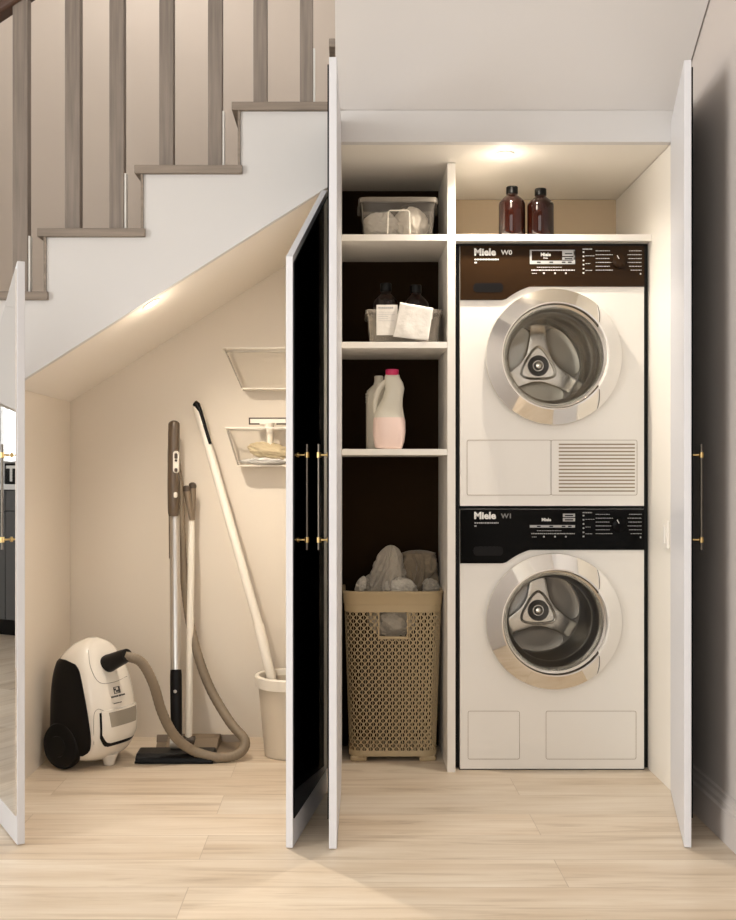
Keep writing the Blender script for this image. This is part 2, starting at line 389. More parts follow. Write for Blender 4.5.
for (a_, b_, c_, d_) in ((.3465, .3620, 0.004, 1.7085), (.9605, .9765, .004, 1.7085), (.3625, .9600, 1.6985, 1.7085)):
    MB().box(a_, b_, .262, .274, c_, d_).build('dark_gap_strip', M['capb'], lc, LO)  # black strips added to keep the gaps around the machines dark
def cup_door(parent, off, hinge, free, zb, zh, zf, t, side, panelmat, panelname, zc, label=None, rim=.018, rail=.075, face=1):
    """slab between outer line hinge->free; side=+1/-1: which way the slab body lies from the outer face (normal sign)"""
    H = Vector((*hinge, 0)); Fv = Vector((*free, 0)); u = (Fv - H); Lg = u.length; u.normalize()
    n = Vector((u.y, -u.x, 0)) * side        # outward normal of outer face
    T = Matrix.Translation(H) @ Matrix(((u.x, -n.x, 0, 0), (u.y, -n.y, 0, 0), (0, 0, 1, 0), (0, 0, 0, 1)))
    d = MB().prism([(0, zb), (Lg, zb), (Lg, zf), (0, zh)], 'y', 0, t, T).build('door', M['door'], parent, off, bevel=.0012)
    if label: d['label'] = label
    g = .004; sl = (zf - zh) / Lg
    a, b = .002, Lg - .003
    MB().prism([(a, zb + rail), (b, zb + rail), (b, zh + sl * b - rim), (a, zh + sl * a - rim)], 'y', -g, -.0005, T).build(panelname, panelmat, d, off)
    hb = MB(); hb.cm = 0
    ux = Lg - .045
    hb.tube([T @ Vector((ux, -.028, .762)), T @ Vector((ux, -.028, 1.036))], .0036, 12)
    hb.cm = 1
    for z in (.788, 1.008):
        hb.tube([T @ Vector((ux, -g, z)), T @ Vector((ux, -.028, z))], .0026, 10)
        hb.tube([T @ Vector((ux, -.028, z - .007)), T @ Vector((ux, -.028, z + .007))], .0062, 12)
        hb.tube([T @ Vector((ux, -g, z)), T @ Vector((ux, -g - .003, z))], .007, 12)
    h = hb.build('handle', [M['steelbar'], M['brass']], d, off, smooth=True)
    h['label'] = 'slim bar handle with brass mounts'
    return d
cup_door(lc, LO, (.991, 0), (.878, -.494), .003, 2.018, 2.018, .018, -1, M['darkmirror'], 'dark_mirror_panel', 1, 'open door against the greige wall')
cup_door(lc, LO, (-.0405, 0), (-.0485, -.502), .003, 2.022, 2.022, .020, 1, M['darkmirror'], 'dark_mirror_panel', 1, 'open door beside the sloping door')

# ================================================================== CLEANING CUPBOARD (under stairs)
CO = (-.55, 0, 0)
cc = thing('cleaning_cupboard', 'low cupboard under the stairs with two open slope-topped doors', 'cupboard', CO)
MB().box(-.062, -.0425, .03, .6795, 0, 1.80).build('side_panel', M['closet'], cc, CO)
cup_door(cc, CO, (-.0625, 0), (-.141, -.496), .003, 1.815, 1.515, .018, -1, M['darkmirror'], 'dark_mirror_panel', 1, 'slope-topped door with mirror face, its dark reflection coloured in').location
cup_door(cc, CO, (-1.106, -.035), (-.852, -.474), .003, 1.17, 1.508, .020, 1, M['mirror'], 'mirror_panel', 1, 'slope-topped door with mirror face')

# ================================================================== WASHER / DRYER
def machine(name, label, cat, loc, dryer):
    t = thing(name, label, cat, loc)
    W = .298
    body = MB().box(-W, W, 0, .42, .004, .846)
    body.build('casing', M['appl'], t, bevel=.004)
    MB().box(-W - .002, W + .002, .004, .41, 0, .006).build('base', M['capb'], t)
    # black fascia with the S-shaped lower edge
    pts = [(-W, .8455), (W, .8455), (W, .7135)]
    for i in range(0, 25):
        x = -.060 - .088 * i / 24
        pts.append((x, min(.7135 - .0012 * (i / 24), .4845 + math.sqrt(.2405 ** 2 - x * x))))
    pts += [(-.153, .6725), (-.160, .6705), (-.168, .670)]
    pts += [(-W, .670)]
    pm = M['applb'] if dryer else M['applk']
    MB().prism(pts, 'y', -.006, 0).build('control_panel', pm, t, bevel=.001)
    MB().prism([(p[0], p[1]) for p in [(-.245 + .011 * math.cos(a) + (.0 if math.cos(a) < 0 else .075), .710 + .015 * math.sin(a)) for a in [2 * PI * i / 24 for i in range(24)]]], 'y', -.0068, -.0062).build('drawer_slot', M['vacb'], t)
    yy = -.0075
    lg = MB().text('Miele', .031, -.254, .8145, yy, bold=.0012, sx=1.05).build('maker_logo', M['ink'], t)
    mk = MB(); mk.text('W0' if dryer else 'W1', .021, -.166, .8165, yy, bold=.0005, sx=1.1)
    mk.build('model_mark', M['ink'] if dryer else M['inkd'], t)
    ds = MB(); ds.cm = 0
    if dryer:
        for (a, b_, c, d) in ((-.073, .073, .829, .832), (-.073, .073, .786, .797), (-.073, -.067, .797, .829), (.032, .073, .812, .829), (.032, .073, .800, .808), (.068, .073, .797, .829)):
            ds.box(a, b_, -.0072, -.0062, c, d)
        ds.cm = 1
        for x in (-.05, -.01, .03, .05): ds.box(x, x + .012, -.0078, -.0072, .790, .794)
        for z in (.802, .818): ds.box(.040, .064, -.0078, -.0072, z, z + .003)
        ds.cm = 2; ds.text('Miele', .015, -.022, .812, yy, bold=.0005, align='CENTER'); ds.text('Miele', .007, -.022, .803, yy, align='CENTER')
    else:
        for (a, b_, c, d) in ((-.073, .073, .786, .794), (.034, .073, .806, .817), (.034, .073, .820, .831)):
            ds.box(a, b_, -.0072, -.0062, c, d)
        ds.cm = 1
        for x in (-.05, -.01, .03, .05): ds.box(x, x + .012, -.0078, -.0072, .788, .792)
        for z in (.809, .823): ds.box(.040, .067, -.0078, -.0072, z, z + .004)
        ds.cm = 2; ds.text('Miele', .014, -.020, .807, yy, bold=.0005, align='CENTER')
    ds.build('display', [M['lcd'], M['applk'], M['ink']], t)
    rnd = random.Random(5 if dryer else 9)
    pr = MB()
    def dash(x, z, l, h=.0016):
        while l > 0:
            w = rnd.uniform(.003, .008); w = min(w, l)
            pr.box(x, x + w, -.0074, -.0062, z, z + h); x += w + .0018; l -= w + .0018
    dash(-.252, .799, .078, .004); dash(-.252, .789, .008, .004)
    dash(-.05, .775, .08); dash(-.068, .765, .14, .003)
    for x in (-.030, .006, .041): pr.box(x, x + .005, -.0074, -.0062, .754, .759)
    dash(-.066, .755, .015)
    for k in range(6): pr.box(.098, .103, -.0074, -.0062, .755 + k * .0135, .7595 + k * .0135)
    dash(.098, .833, .03, .003); dash(.107, .812, .03); dash(.107, .787, .016); dash(.107, .765, .022)
    for k, (l, r) in enumerate(((.045, .040), (.055, .045), (.045, .042), (.050, .045), (.045, .040), (.055, .035))):
        z = .828 - k * .0125
        dash(.140, z, l, .0018); dash(.288 - r, z, r, .0018)
    pr.box(.283, .287, -.0074, -.0062, .752, .757)
    pr.build('lettering', M['ink'] if dryer else M['lcd'], t)
    k = MB().lathe([(.024, 0), (.023, -.012), (.020, -.014)], 32, (.215, -.006, .795), 'y').build('dial', pm, t, smooth=True)
    MB().box(-.001, .001, -.0005, .0005, .006, .019, Matrix.Translation((.215, -.0205, .795)) @ Matrix.Rotation(-.5, 4, 'Y')).build('pointer', M['ink'], k)
    # door ring (conical, polished) with the white grip on one side
    ZC = .4845; XC = .002
    prof = [(.2185, -.004), (.2200, -.016), (.2180, -.026), (.1725, -.054), (.1680, -.054), (.1655, -.046), (.1650, -.008)]
    full = MB().lathe(prof, 128, (XC, 0, ZC), 'y', False, False)
    me = bpy.data.meshes.new('tmp'); me.from_pydata([tuple(v) for v in full.v], [], full.f)
    def cut(keep_right, name, m, parent):
        bm = bmesh.new(); bm.from_mesh(me)
        # chord slightly slanted/curved: two planes
        bmesh.ops.bisect_plane(bm, geom=bm.verts[:] + bm.edges[:] + bm.faces[:], plane_co=(.139, 0, ZC), plane_no=(1, 0, 0), clear_outer=not keep_right, clear_inner=keep_right)
        bmesh.ops.recalc_face_normals(bm, faces=bm.faces)
        m2 = bpy.data.meshes.new(name); bm.to_mesh(m2); bm.free(); m2.materials.append(m)
        o = bpy.data.objects.new(name, m2); COL.objects.link(o); o.parent = parent
        m2.polygons.foreach_set('use_smooth', [True] * len(m2.polygons))
        b = o.modifiers.new('so', 'SOLIDIFY'); b.thickness = .002; b.offset = -1
        e = o.modifiers.new('es', 'EDGE_SPLIT'); e.split_angle = math.radians(25)
        return o
    dr = cut(False, 'door', M['chrome'], t)
    dr['label'] = 'round porthole door with polished ring'
    gh = cut(True, 'grip', M['appl'], dr); gh['label'] = 'white finger grip on the ring'
    bpy.data.meshes.remove(me)
    # thin seam between ring and grip
    for sgn in (1, -1):
        pts_ = []
        for k in range(9):
            r = .174 + (.2155 - .174) * k / 8; yq = -.054 + (.054 - .026) * (r - .1725) / (.2150 - .1725)
            pts_.append((.139 + .002 + .003 * math.sin(k / 8 * PI), yq - .0006, ZC + sgn * math.sqrt(r * r - .137 ** 2)))
        MB().tube(pts_, .0011, 8).build('grip_seam', M['brownp'], dr, smooth=True)
    # glass bowl
    gp = [(.1640, -.030)] + [(.160 * math.cos(a), -.030 - .022 * math.sin(a)) for a in [PI / 2 * i / 10 for i in range(1, 10)]] + [(.002, -.052)]
    MB().lathe(gp, 64, (XC, 0, ZC), 'y', False, True).build('glass', M['glass'], dr, smooth=True)
    MB().lathe([(.1645, -.040), (.1520, -.030), (.1500, .02), (.1560, .0215), (.1646, -.02)], 96, (XC, 0, ZC), 'y', False, False).build('inner_rim', M['drum'], dr, smooth=True)
    # drum interior (wall pierced casing is modelled by the shell that stands in the opening)
    return t, XC, ZC

def drum(t, XC, ZC, dryer):
    """drum cavity built inside the casing opening"""
    yb = .285
    sh = MB()
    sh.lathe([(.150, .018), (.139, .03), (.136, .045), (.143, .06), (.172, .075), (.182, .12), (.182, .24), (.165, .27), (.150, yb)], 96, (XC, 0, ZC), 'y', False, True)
    d = sh.build('drum', M['drum'] if dryer else M['drumdark'], t, smooth=True)  # dryer takes the lighter steel in place of light inside the drum
    # three-armed star on the back wall
    n = 144; outer = []; 
    def starr(a):
        a3 = (a - PI / 2) % (2 * PI / 3); a3 = min(a3, 2 * PI / 3 - a3)   # 0 at arm, pi/3 between
        arm_end = .136 / max(math.cos(a3), .5)
        half = .029
        side = half / max(math.sin(a3), 1e-3) if a3 > .01 else 9
        waist = .052 + .012 * (1 - a3 / (PI / 3))
        flare = .056 / (math.cos(PI / 3 - a3) + 1e-6) * (1 + .9 * (1 - a3 / (PI / 3)) ** 3)
        return min(arm_end, max(flare, min(side, arm_end)) if a3 < .9 else flare)
    def loop(scale, y, add=0):
        return [(XC + (starr(2 * PI * i / n) * scale + add) * math.cos(2 * PI * i / n), y, ZC + (starr(2 * PI * i / n) * scale + add) * math.sin(2 * PI * i / n)) for i in range(n)]
    MB().loft([loop(1.06, yb - .001), loop(1.03, yb - .014), loop(.96, yb - .020), loop(.80, yb - .021)]).build('star', M['drum'], d, smooth=True, angle=50)
    # rounded-triangle raised ridge
    tr = []
    for i in range(97):
        a = 2 * PI * i / 96; a3 = (a - PI / 2) % (2 * PI / 3); a3 = min(a3, 2 * PI / 3 - a3)
        r = .046 / math.cos(PI / 3 - a3); r = (r ** -6 + .068 ** -6) ** (-1 / 6)
        r = 1 / ((1 / r) ** 1)
        tr.append((XC + r * math.cos(a), yb - .024, ZC + r * math.sin(a)))
    MB().tube(tr, .0045, 8).build('ridge', M['drum'], d, smooth=True)
    hb = MB().lathe([(.037, yb - .020), (.036, yb - .028), (.030, yb - .025), (.016, yb - .020), (.015, yb - .028), (.010, yb - .034), (.002, yb - .036)], 48, (XC, 0, ZC), 'y', False, True)
    hb.cm = 0
    hb.build('hub', M['gasket'], d, smooth=True)
    MB().lathe([(.013, yb - .030), (.011, yb - .038), (.002, yb - .041)], 32, (XC, 0, ZC), 'y', False, True).build('hub_cap', M['drum'], d, smooth=True)
    # dished panels between the arms
    for k in range(3):
        a = PI / 6 + 2 * PI * k / 3
        T = Matrix.Translation((XC + .100 * math.cos(a), yb - .002, ZC + .100 * math.sin(a))) @ Matrix.Rotation(-a, 4, 'Y')
        pl = MB()
        loops = []
        for q, yy in ((1, 0), (.96, -.005), (.90, -.0035), (.5, -.003), (.02, -.0028)):
            loops.append([(q * .046 * math.cos(2 * PI * i / 48), yy, q * .094 * math.sin(2 * PI * i / 48)) for i in range(48)])
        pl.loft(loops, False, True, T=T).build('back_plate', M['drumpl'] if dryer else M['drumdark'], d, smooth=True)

def open_casing(t, XC, ZC):
    """cut the round opening in the casing front"""
    for o in t.children:
        if o.name.startswith('casing'):
            me = o.data; bm = bmesh.new()
            W = .298; n = 64; r = .166
            sq = []
            for i in range(n):
                a = 2 * PI * i / n; c, s_ = math.cos(a), math.sin(a)
                kx = (W - XC if c > 0 else W + XC) / abs(c) if abs(c) > 1e-6 else 9
                kz = ((.846 - ZC) if s_ > 0 else (ZC - .004)) / abs(s_) if abs(s_) > 1e-6 else 9
                k = min(kx, kz); sq.append((XC + k * c, 0, ZC + k * s_))
            cir = [(XC + r * math.cos(2 * PI * i / n), 0, ZC + r * math.sin(2 * PI * i / n)) for i in range(n)]
            b = MB()
            b.add(sq + cir, [(i, (i + 1) % n, n + (i + 1) % n, n + i) for i in range(n)])
            cs = [(-W, 0, .004), (W, 0, .004), (W, 0, .846), (-W, 0, .846)]
            # corner triangles
            for cpt in cs:
                best = sorted(range(n), key=lambda i: (Vector(sq[i]) - Vector(cpt)).length)[:2]
                i0, i1 = min(best), max(best)
                b.add([sq[i0], sq[i1], cpt], [(0, 1, 2)])
            b.add([(-W, 0, .004), (W, 0, .004), (W, 0, .846), (-W, 0, .846), (-W, .42, .004), (W, .42, .004), (W, .42, .846), (-W, .42, .846)],
                  [(4, 5, 6, 7), (0, 1, 5, 4), (1, 2, 6, 5), (2, 3, 7, 6), (3, 0, 4, 7)])
            me.clear_geometry(); me.from_pydata([tuple(v) for v in b.v], [], b.f)
            bm.from_mesh(me); bmesh.ops.remove_doubles(bm, verts=bm.verts, dist=1e-5); bmesh.ops.recalc_face_normals(bm, faces=bm.faces); bm.to_mesh(me); bm.free()
            for m_ in list(o.modifiers): o.modifiers.remove(m_)

def outline(mb, x0, x1, z0, z1, r=.006, w=.0014, y=0.0):
    n = 6
    def lp(d):
        o = []
        for qx, qz, a0 in ((1, 1, 0), (-1, 1, PI / 2), (-1, -1, PI), (1, -1, 1.5 * PI)):
            for i in range(n + 1):
                a = a0 + PI / 2 * i / n
                cx = (x1 - r) if qx > 0 else (x0 + r); cz = (z1 - r) if qz > 0 else (z0 + r)
                o.append((cx + (r + d) * math.cos(a), y, cz + (r + d) * math.sin(a)))
        return o
    A, B = lp(w / 2), lp(-w / 2)
    def sh(l, dy): return [(p[0], p[1] + dy, p[2]) for p in l]
    mb.loft([sh(A, .0005), sh(A, -.0008), sh(B, -.0008), sh(B, .0005)], False, False)

t1, XC, ZC = machine('tumble_dryer', 'white tumble dryer with louvred grille stacked on the washing machine', 'tumble dryer', (.661, .2425, .852), True)
drum(t1, XC, ZC, True); open_casing(t1, XC, ZC)
t2, XC, ZC = machine('washing_machine', 'white washing machine with black fascia standing on the floor under the dryer', 'washing machine', (.661, .2425, 0), False)
drum(t2, XC, ZC, False); open_casing(t2, XC, ZC)
seamm = mat('seam_brown', (.30, .23, .15), .7)
b = MB(); outline(b, (467 - 552) / 308.7, (551 - 552) / 308.7, (508 - 496) / 308.7, (508 - 441) / 308.7); b.build('filter_flap', seamm, t1)
b = MB(); outline(b, (551 - 552) / 308.7, (637 - 552) / 308.7, (508 - 496) / 308.7, (508 - 441) / 308.7); gr = b.build('grille', seamm, t1)
b = MB()
for k in range(14):
    z = .058 - .008 + k * .0 + .0125 * k / 1.0 * .93
    b.box(.022, .268, -.0012, .0006, z, z + .0042)
b.build('louvres', seamm, gr)
b = MB(); outline(b, (468 - 552) / 308.7, (519.5 - 552) / 308.7, (770 - 759) / 308.7, (770 - 711) / 308.7, w=.0011); b.build('service_flap', seamm, t2)
b = MB(); outline(b, (546 - 552) / 308.7, (636 - 552) / 308.7, (770 - 759) / 308.7, (770 - 711) / 308.7, w=.0011); b.build('service_flap', seamm, t2)

# light switch on the right side panel
sw = thing('light_switch', 'small white rocker switch on the side panel beside the washing machine', 'switch', (.977, .045, .774))
MB().box(-.008, -.0004, -.024, .024, -.042, .042).build('switch_plate', M['board'], sw, bevel=.002)
MB().box(-.013, -.008, -.009, .009, -.028, .028).build('rocker', M['appl'], sw, bevel=.002)

# ================================================================== BOTTLES
def amber_bottle(label, loc, h=.163, r=.0425, group=None):
    t = thing('amber_bottle', label, 'bottle', loc, 0, group)
    MB().lathe([(.001, 0), (r * .93, 0), (r, .005), (r, h * .66), (r * .97, h * .70), (r * .80, h * .755), (r * .55, h * .81), (r * .42, h * .835), (r * .40, h * .87)], 48).build('bottle_body', M['amber'], t, smooth=True, angle=60)
    MB().lathe([(r * .42, h * .862), (r * .44, h * .867), (r * .44, h * .99), (r * .40, h)], 32).build('cap', M['capb'], t, smooth=True)
    return t
amber_bottle('brown glass bottle above the dryer, the one beside the cupboard divider', tuple(at(512, 233, .30).xy) + (1.7305,), .174, .0435)
amber_bottle('slightly shorter brown glass bottle above the dryer, farther from the divider', tuple(at(540.5, 233, .295).xy) + (1.7305,), .166, .0435)

# ================================================================== TUBS
def tub(name, label, loc, w, d, h, m, cat='storage box', pull=True):
    t = thing(name, label, cat, loc)
    L = []
    for k, z in ((.90, .0), (.915, .006), (.97, h * .8), (.985, h - .016)):
        L.append(rrect(w * k * .965, d * k * .965, .02, 6, 0, 0, z))
    inner = [[(x * .985, y * .985, max(z, .003)) for x, y, z in l] for l in L][::-1]
    b = MB().loft(L + inner, True, True)
    body = b.build('tub_body', m, t, smooth=True)
    R = [rrect(w * .96, d * .96, .02, 6, 0, 0, h - .016), rrect(w, d, .022, 6, 0, 0, h - .016), rrect(w, d, .022, 6, 0, 0, h - .003), rrect(w * .99, d * .99, .022, 6, 0, 0, h), rrect(w * .955, d * .955, .02, 6, 0, 0, h), rrect(w * .955, d * .955, .02, 6, 0, 0, h - .012)]
    MB().loft(R, False, False).build('rim', M['milky'], t, smooth=True)
    if pull:
        yf = -d * .96 / 2 * .96
        p = [(-.035, yf - .004, .004), (-.033, yf - .007, h * .60), (-.028, yf - .008, h * .64), (.030, yf - .008, h * .64), (.035, yf - .007, h * .60), (.037, yf - .004, .004)]
        MB().tube(p, .0024, 8).build('front_pull', M['cream'], t, smooth=True)
        for sx in (-1, 1):
            MB().box(sx * (w / 2) - .004, sx * (w / 2) + .004, -.03, .02, h - .034, h - .014).build('clip', m, t, bevel=.002)
    return t
p1 = at(397, 233, .33)
tub('storage_tub', 'clear plastic tub with white cloths on the top narrow shelf', (p1.x, .325, 1.7305), .258, .20, .122, M['clear'])
b = crumple(MB(), (p1.x - .050, .325, 1.7305 + .046), (.058, .066, .046), 3, 8, .25); tag(b.build('folded_cloth', M['clothw'], smooth=True, angle=180), 'crumpled thin white cloth lying in the clear tub', 'cloth')
b = crumple(MB(), (p1.x + .045, .33, 1.7305 + .054), (.058, .068, .056), 5, 3, .12); tag(b.build('folded_cloth', M['clothw'], smooth=True, angle=180), 'smooth bundled white cloth lying in the clear tub', 'cloth')
# dark lidded jar behind the tub
jr = thing('glass_jar', 'dark rounded jar standing behind the clear tub on the top shelf', 'jar', (p1.x + .03, .494, 1.7305))
MB().lathe([(.001, 0), (.055, 0), (.065, .02), (.065, .11), (.052, .125)], 40).build('jar_body', M['amber'], jr, smooth=True)
MB().lathe([(.058, .126), (.058, .134), (.03, .142), (.012, .144), (.014, .152), (.006, .158)], 32).build('lid', M['brownp'], jr, smooth=True)

p2 = at(403, 341, .33)
tub('storage_tub', 'milky plastic tub holding two brown bottles on the second narrow shelf', (p2.x, .33, 1.3845), .252, .19, .108, M['milky'], pull=False)
amber_bottle('brown glass bottle in the milky tub, the one behind the printed card', (at(386, 300, .335).x, .345, 1.3885), .206, .043)
amber_bottle('brown glass bottle in the milky tub, the one behind the white napkin', (at(416, 300, .345).x, .355, 1.3885), .202, .043)
# printed card hanging over the rim
yf = .33 - .095 - .004
cd = thing('label_card', 'white printed card hung over the front of the milky tub', 'card', (at(387, 300, yf).x, yf, 1.505))
cw = .068
MB().box(-cw / 2, cw / 2, -.004, -.0025, -.098, .0).build('card_sheet', M['clothw'], cd)
b = MB()
rnd = random.Random(2)
x = -.028
for wd in (.006, .005, .006, .007, .006, .006, .007, .006):
    b.box(x, x + wd - .001, -.0046, -.004, -.012, -.007); x += wd
for k in range(5): b.box(-.028, -.028 + rnd.uniform(.03, .055), -.0043, -.004, -.024 - k * .007, -.0232 - k * .007)
b.build('print', M['lcd'], cd)
# napkin draped over the rim
def drape(name, label, pts_top, pts_bot, y, m):
    b = MB(); n = 26; mrows = 22; vs = []; 
    for j in range(mrows + 1):
        v = j / mrows
        for i in range(n + 1):
            u = i / n
            T0 = pts_top[0].lerp(pts_top[1], u); B0 = pts_bot[0].lerp(pts_bot[1], u); p = T0.lerp(B0, v)
            fold = .0035 * math.sin(u * 9 + v * 3) + .004 * noise.noise(Vector((u * 3, v * 2, 3)))
            vs.append(Vector((p.x, y - .006 + fold * (.3 + v) - .004, p.z)))
    for i in range(n + 1):   # flap going back over the rim into the tub
        pass
    b.add(vs, [(j * (n + 1) + i, j * (n + 1) + i + 1, (j + 1) * (n + 1) + i + 1, (j + 1) * (n + 1) + i) for j in range(mrows) for i in range(n)])
    top = vs[:n + 1]
    bk = []
    for dz, dy in ((.003, .006), (.002, .014), (-.004, .02), (-.03, .024)):
        bk.append([Vector((q.x, q.y + dy, q.z + dz)) for q in top])
    rows = [top] + bk
    fl = [q for r_ in rows for q in r_]
    b.add(fl, [(j * (n + 1) + i, j * (n + 1) + i + 1, (j + 1) * (n + 1) + i + 1, (j + 1) * (n + 1) + i) for j in range(len(rows) - 1) for i in range(n)])
    o = b.build(name, m, smooth=True, angle=180); s_ = o.modifiers.new('s', 'SOLIDIFY'); s_.thickness = .0012
    return tag(o, label, 'napkin')
A = lambda px, py: at(px, py, .225)
drape('napkin', 'white folded napkin draped over the front rim of the milky tub', (A(400, 303), A(433, 309)), (A(393, 337), A(428, 341)), .228, M['clothw'])

# ================================================================== DETERGENT
def jug(name, label, loc, h, front):
    t = thing(name, label, 'bottle', loc)
    # (z, xleft, xright, half depth) in fractions of h / metres
    if front:
        S_ = [(0, -.036, .036, .028), (.02, -.043, .040, .034), (.10, -.047, .046, .037), (.22, -.050, .0495, .039), (.34, -.049, .049, .038), (.45, -.046, .044, .034), (.54, -.034, .041, .031),
              (.64, -.020, .041, .029), (.76, -.012, .046, .028), (.84, -.014, .041, .024), (.895, -.014, .033, .019), (.93, -.012, .031, .017)]
        cap = [(.0, 0)]
    else:
        S_ = [(0, -.040, .036, .028), (.02, -.043, .040, .033), (.30, -.043, .042, .034), (.60, -.043, .040, .033), (.72, -.043, .038, .031), (.80, -.040, .034, .028), (.88, -.018, .016, .017), (.93, -.015, .013, .014)]
    loops = []; n = 40; prev = None
    zs = []
    for k in range(len(S_) - 1):
        for q in range(4):
            f = q / 4; a = S_[k]; c = S_[k + 1]; e = f * f * (3 - 2 * f) if False else f
            zs.append(tuple(a[i] + (c[i] - a[i]) * e for i in range(4)))
    zs.append(S_[-1])
    if front: zs = [(a, l_ * 1.07, r_ * 1.09, d_) for a, l_, r_, d_ in zs]
    b = MB(); L = []
    for z, xl, xr_, dd in zs:
        cx, hw = (xl + xr_) / 2, (xr_ - xl) / 2
        l = []
        for i in range(n):
            a = 2 * PI * i / n; c_, s_ = math.cos(a), math.sin(a)
            l.append((cx + hw * math.copysign(abs(c_) ** .75, c_), dd * math.copysign(abs(s_) ** .75, s_), z * h))
        L.append(l)
    fr = .37 if front else .0
    cut = [i for i, q in enumerate(zs) if q[0] <= fr]
    if front:
        k = cut[-1] + 1
        b.cm = 1; b.loft(L[:k + 1], True, False); b.cm = 0; b.loft(L[k:], False, True)
    else:
        b.cm = 0; b.loft(L)
    b.build('bottle_body', [M['deter'], M['deterp']], t, smooth=True, angle=60)
    if front:
        hp = smoothpath([(-.008, 0, h * .845), (-.027, 0, h * .79), (-.040, 0, h * .68), (-.046, 0, h * .56), (-.043, 0, h * .42)], 6)
        MB().tube(hp, [.0105] * len(hp), 12).build('handle', M['deter'], t, smooth=True)
        MB().lathe([(.017, h * .925), (.0215, h * .925), (.0215, h * .995), (.019, h)], 24, (.010, 0, 0)).build('cap', M['pinkcap'], t, smooth=True)
    else:
        MB().lathe([(.013, h * .925), (.015, h * .93), (.015, h * .99), (.013, h)], 24).build('cap', M['deter'], t, smooth=True)
        b = MB()
        for k in range(4): b.box(-.0445, -.030, -.022, .022, h * (.64 + .035 * k), h * (.655 + .035 * k))
        b.build('grip_ribs', M['deter'], t, bevel=.001)
    return t
q = at(389, 447, .29)
jug('detergent_bottle', 'handled detergent bottle with magenta cap and pink liquid', (q.x, .285, 1.040), .262, True)
q = at(380, 447, .38)
jug('detergent_bottle', 'plain white ribbed bottle standing behind the magenta-capped one', (q.x - .004, .385, 1.040), .250, False)

# ================================================================== HAMPER
HW, HD, HH = .328, .27, .570
hc = (.1505, .462)
hp = thing('laundry_hamper', 'beige lattice plastic laundry hamper full of clothes on the cupboard floor', 'laundry hamper', (hc[0], hc[1], 0))
def hsec(z):
    k = z / HH; return (.290 + (HW - .290) * k, .235 + (HD - .235) * k)
def hpt(u, z, d=0.0):
    """u in 0..1 around the rounded rectangle"""
    w, dd = hsec(z); w += 2 * d; dd += 2 * d; r = .045 + d
    sx, sy = w - 2 * r, dd - 2 * r; arc = PI / 2 * r
    per = 2 * (sx + sy) + 4 * arc; s_ = (u % 1) * per
    segs = [('l', (-sx / 2, -dd / 2), (1, 0), sx), ('a', (sx / 2, -sy / 2), -PI / 2, arc), ('l', (w / 2, -sy / 2), (0, 1), sy), ('a', (sx / 2, sy / 2), 0, arc),
            ('l', (sx / 2, dd / 2), (-1, 0), sx), ('a', (-sx / 2, sy / 2), PI / 2, arc), ('l', (-w / 2, sy / 2), (0, -1), sy), ('a', (-sx / 2, -sy / 2), PI, arc)]
    for kind, p, q_, ln in segs:
        if s_ <= ln or (kind, p) == (segs[-1][0], segs[-1][1]):
            if kind == 'l': return Vector((p[0] + q_[0] * s_, p[1] + q_[1] * s_, z))
            a = q_ + s_ / r; return Vector((p[0] + r * math.cos(a), p[1] + r * math.sin(a), z))
        s_ -= ln
# the front face spans u 0 .. uf
w_, d_ = hsec(.3); r_ = .045; per_ = 2 * (w_ - 2 * r_ + d_ - 2 * r_) + 4 * PI / 2 * r_
NS = 92; P = .0238; z0, z1 = .035, .500
lat = MB()
def strand(fn, hwid, za, zb, out, th=.002, steps=None):
    n = steps or max(2, int((zb - za) / (P / 8)))
    loops = []
    for k in range(n + 1):
        z = za + (zb - za) * k / n; u = fn(z); du = hwid / per_
        a, b_ = hpt(u - du, z, out), hpt(u + du, z, out)
        c, d = hpt(u + du, z, out - th), hpt(u - du, z, out - th)
        loops.append([a, b_, c, d])
    lat.loft(loops)
uc = (w_ / 2 - r_) / per_      # centre of the front face
hx = .0495 / per_        # handle opening half width
for i in range(NS):
    u0 = i / NS; ph = PI * i
    fn = lambda z, u0=u0, ph=ph: u0 + .0036 / per_ * 1.25 * math.sin(2 * PI * z / P + ph)
    du = min(abs(u0 - uc), 1 - abs(u0 - uc))
    top = .415 if du < hx else z1
    strand(fn, .0019, z0, top, 0)
    fn2 = lambda z, u0=u0: u0 + .5 / NS
    du = min(abs(u0 + .5 / NS - uc), 1 - abs(u0 + .5 / NS - uc))
    top = .415 if du < hx else z1
    strand(fn2, .0008, z0, top, -.001, .0015, steps=2)
lat.build('basket_wall', M['hamper'], hp)
def band(za, zb, outs, name, par=hp, n=160, gap=None):
    """closed ring band; outs = [(z, d)...] outer profile then inner"""
    loops = [[hpt(i / n, z, d) for i in range(n)] for z, d in outs]
    return MB().loft(loops + [loops[0]], False, False).build(name, M['hamper'], par, smooth=True, angle=35)
band(0, 0, [(.500, -.004), (.500, .0005), (.524, .001), (.526, .003), (.556, .0045), (.558, .006), (.568, .0065), (.570, .004), (.570, -.003), (.56, -.004)], 'rim')
band(0, 0, [(.018, -.004), (.018, .002), (.034, .002), (.037, .0005), (.037, -.004)], 'bottom_band')
b = MB(); b.loft([[hpt(i / 160, .018, -.003) for i in range(160)], [hpt(i / 160, .022, -.003) for i in range(160)]]); b.build('bottom_plate', M['hamper'], hp)
for sx in (-1, 1):
    for sy in (-1, 1):
        MB().box(sx * .115 - .028, sx * .115 + .028, sy * .09 - .025, sy * .09 + .025, 0, .019).build('foot', M['hamper'], hp, bevel=.006)
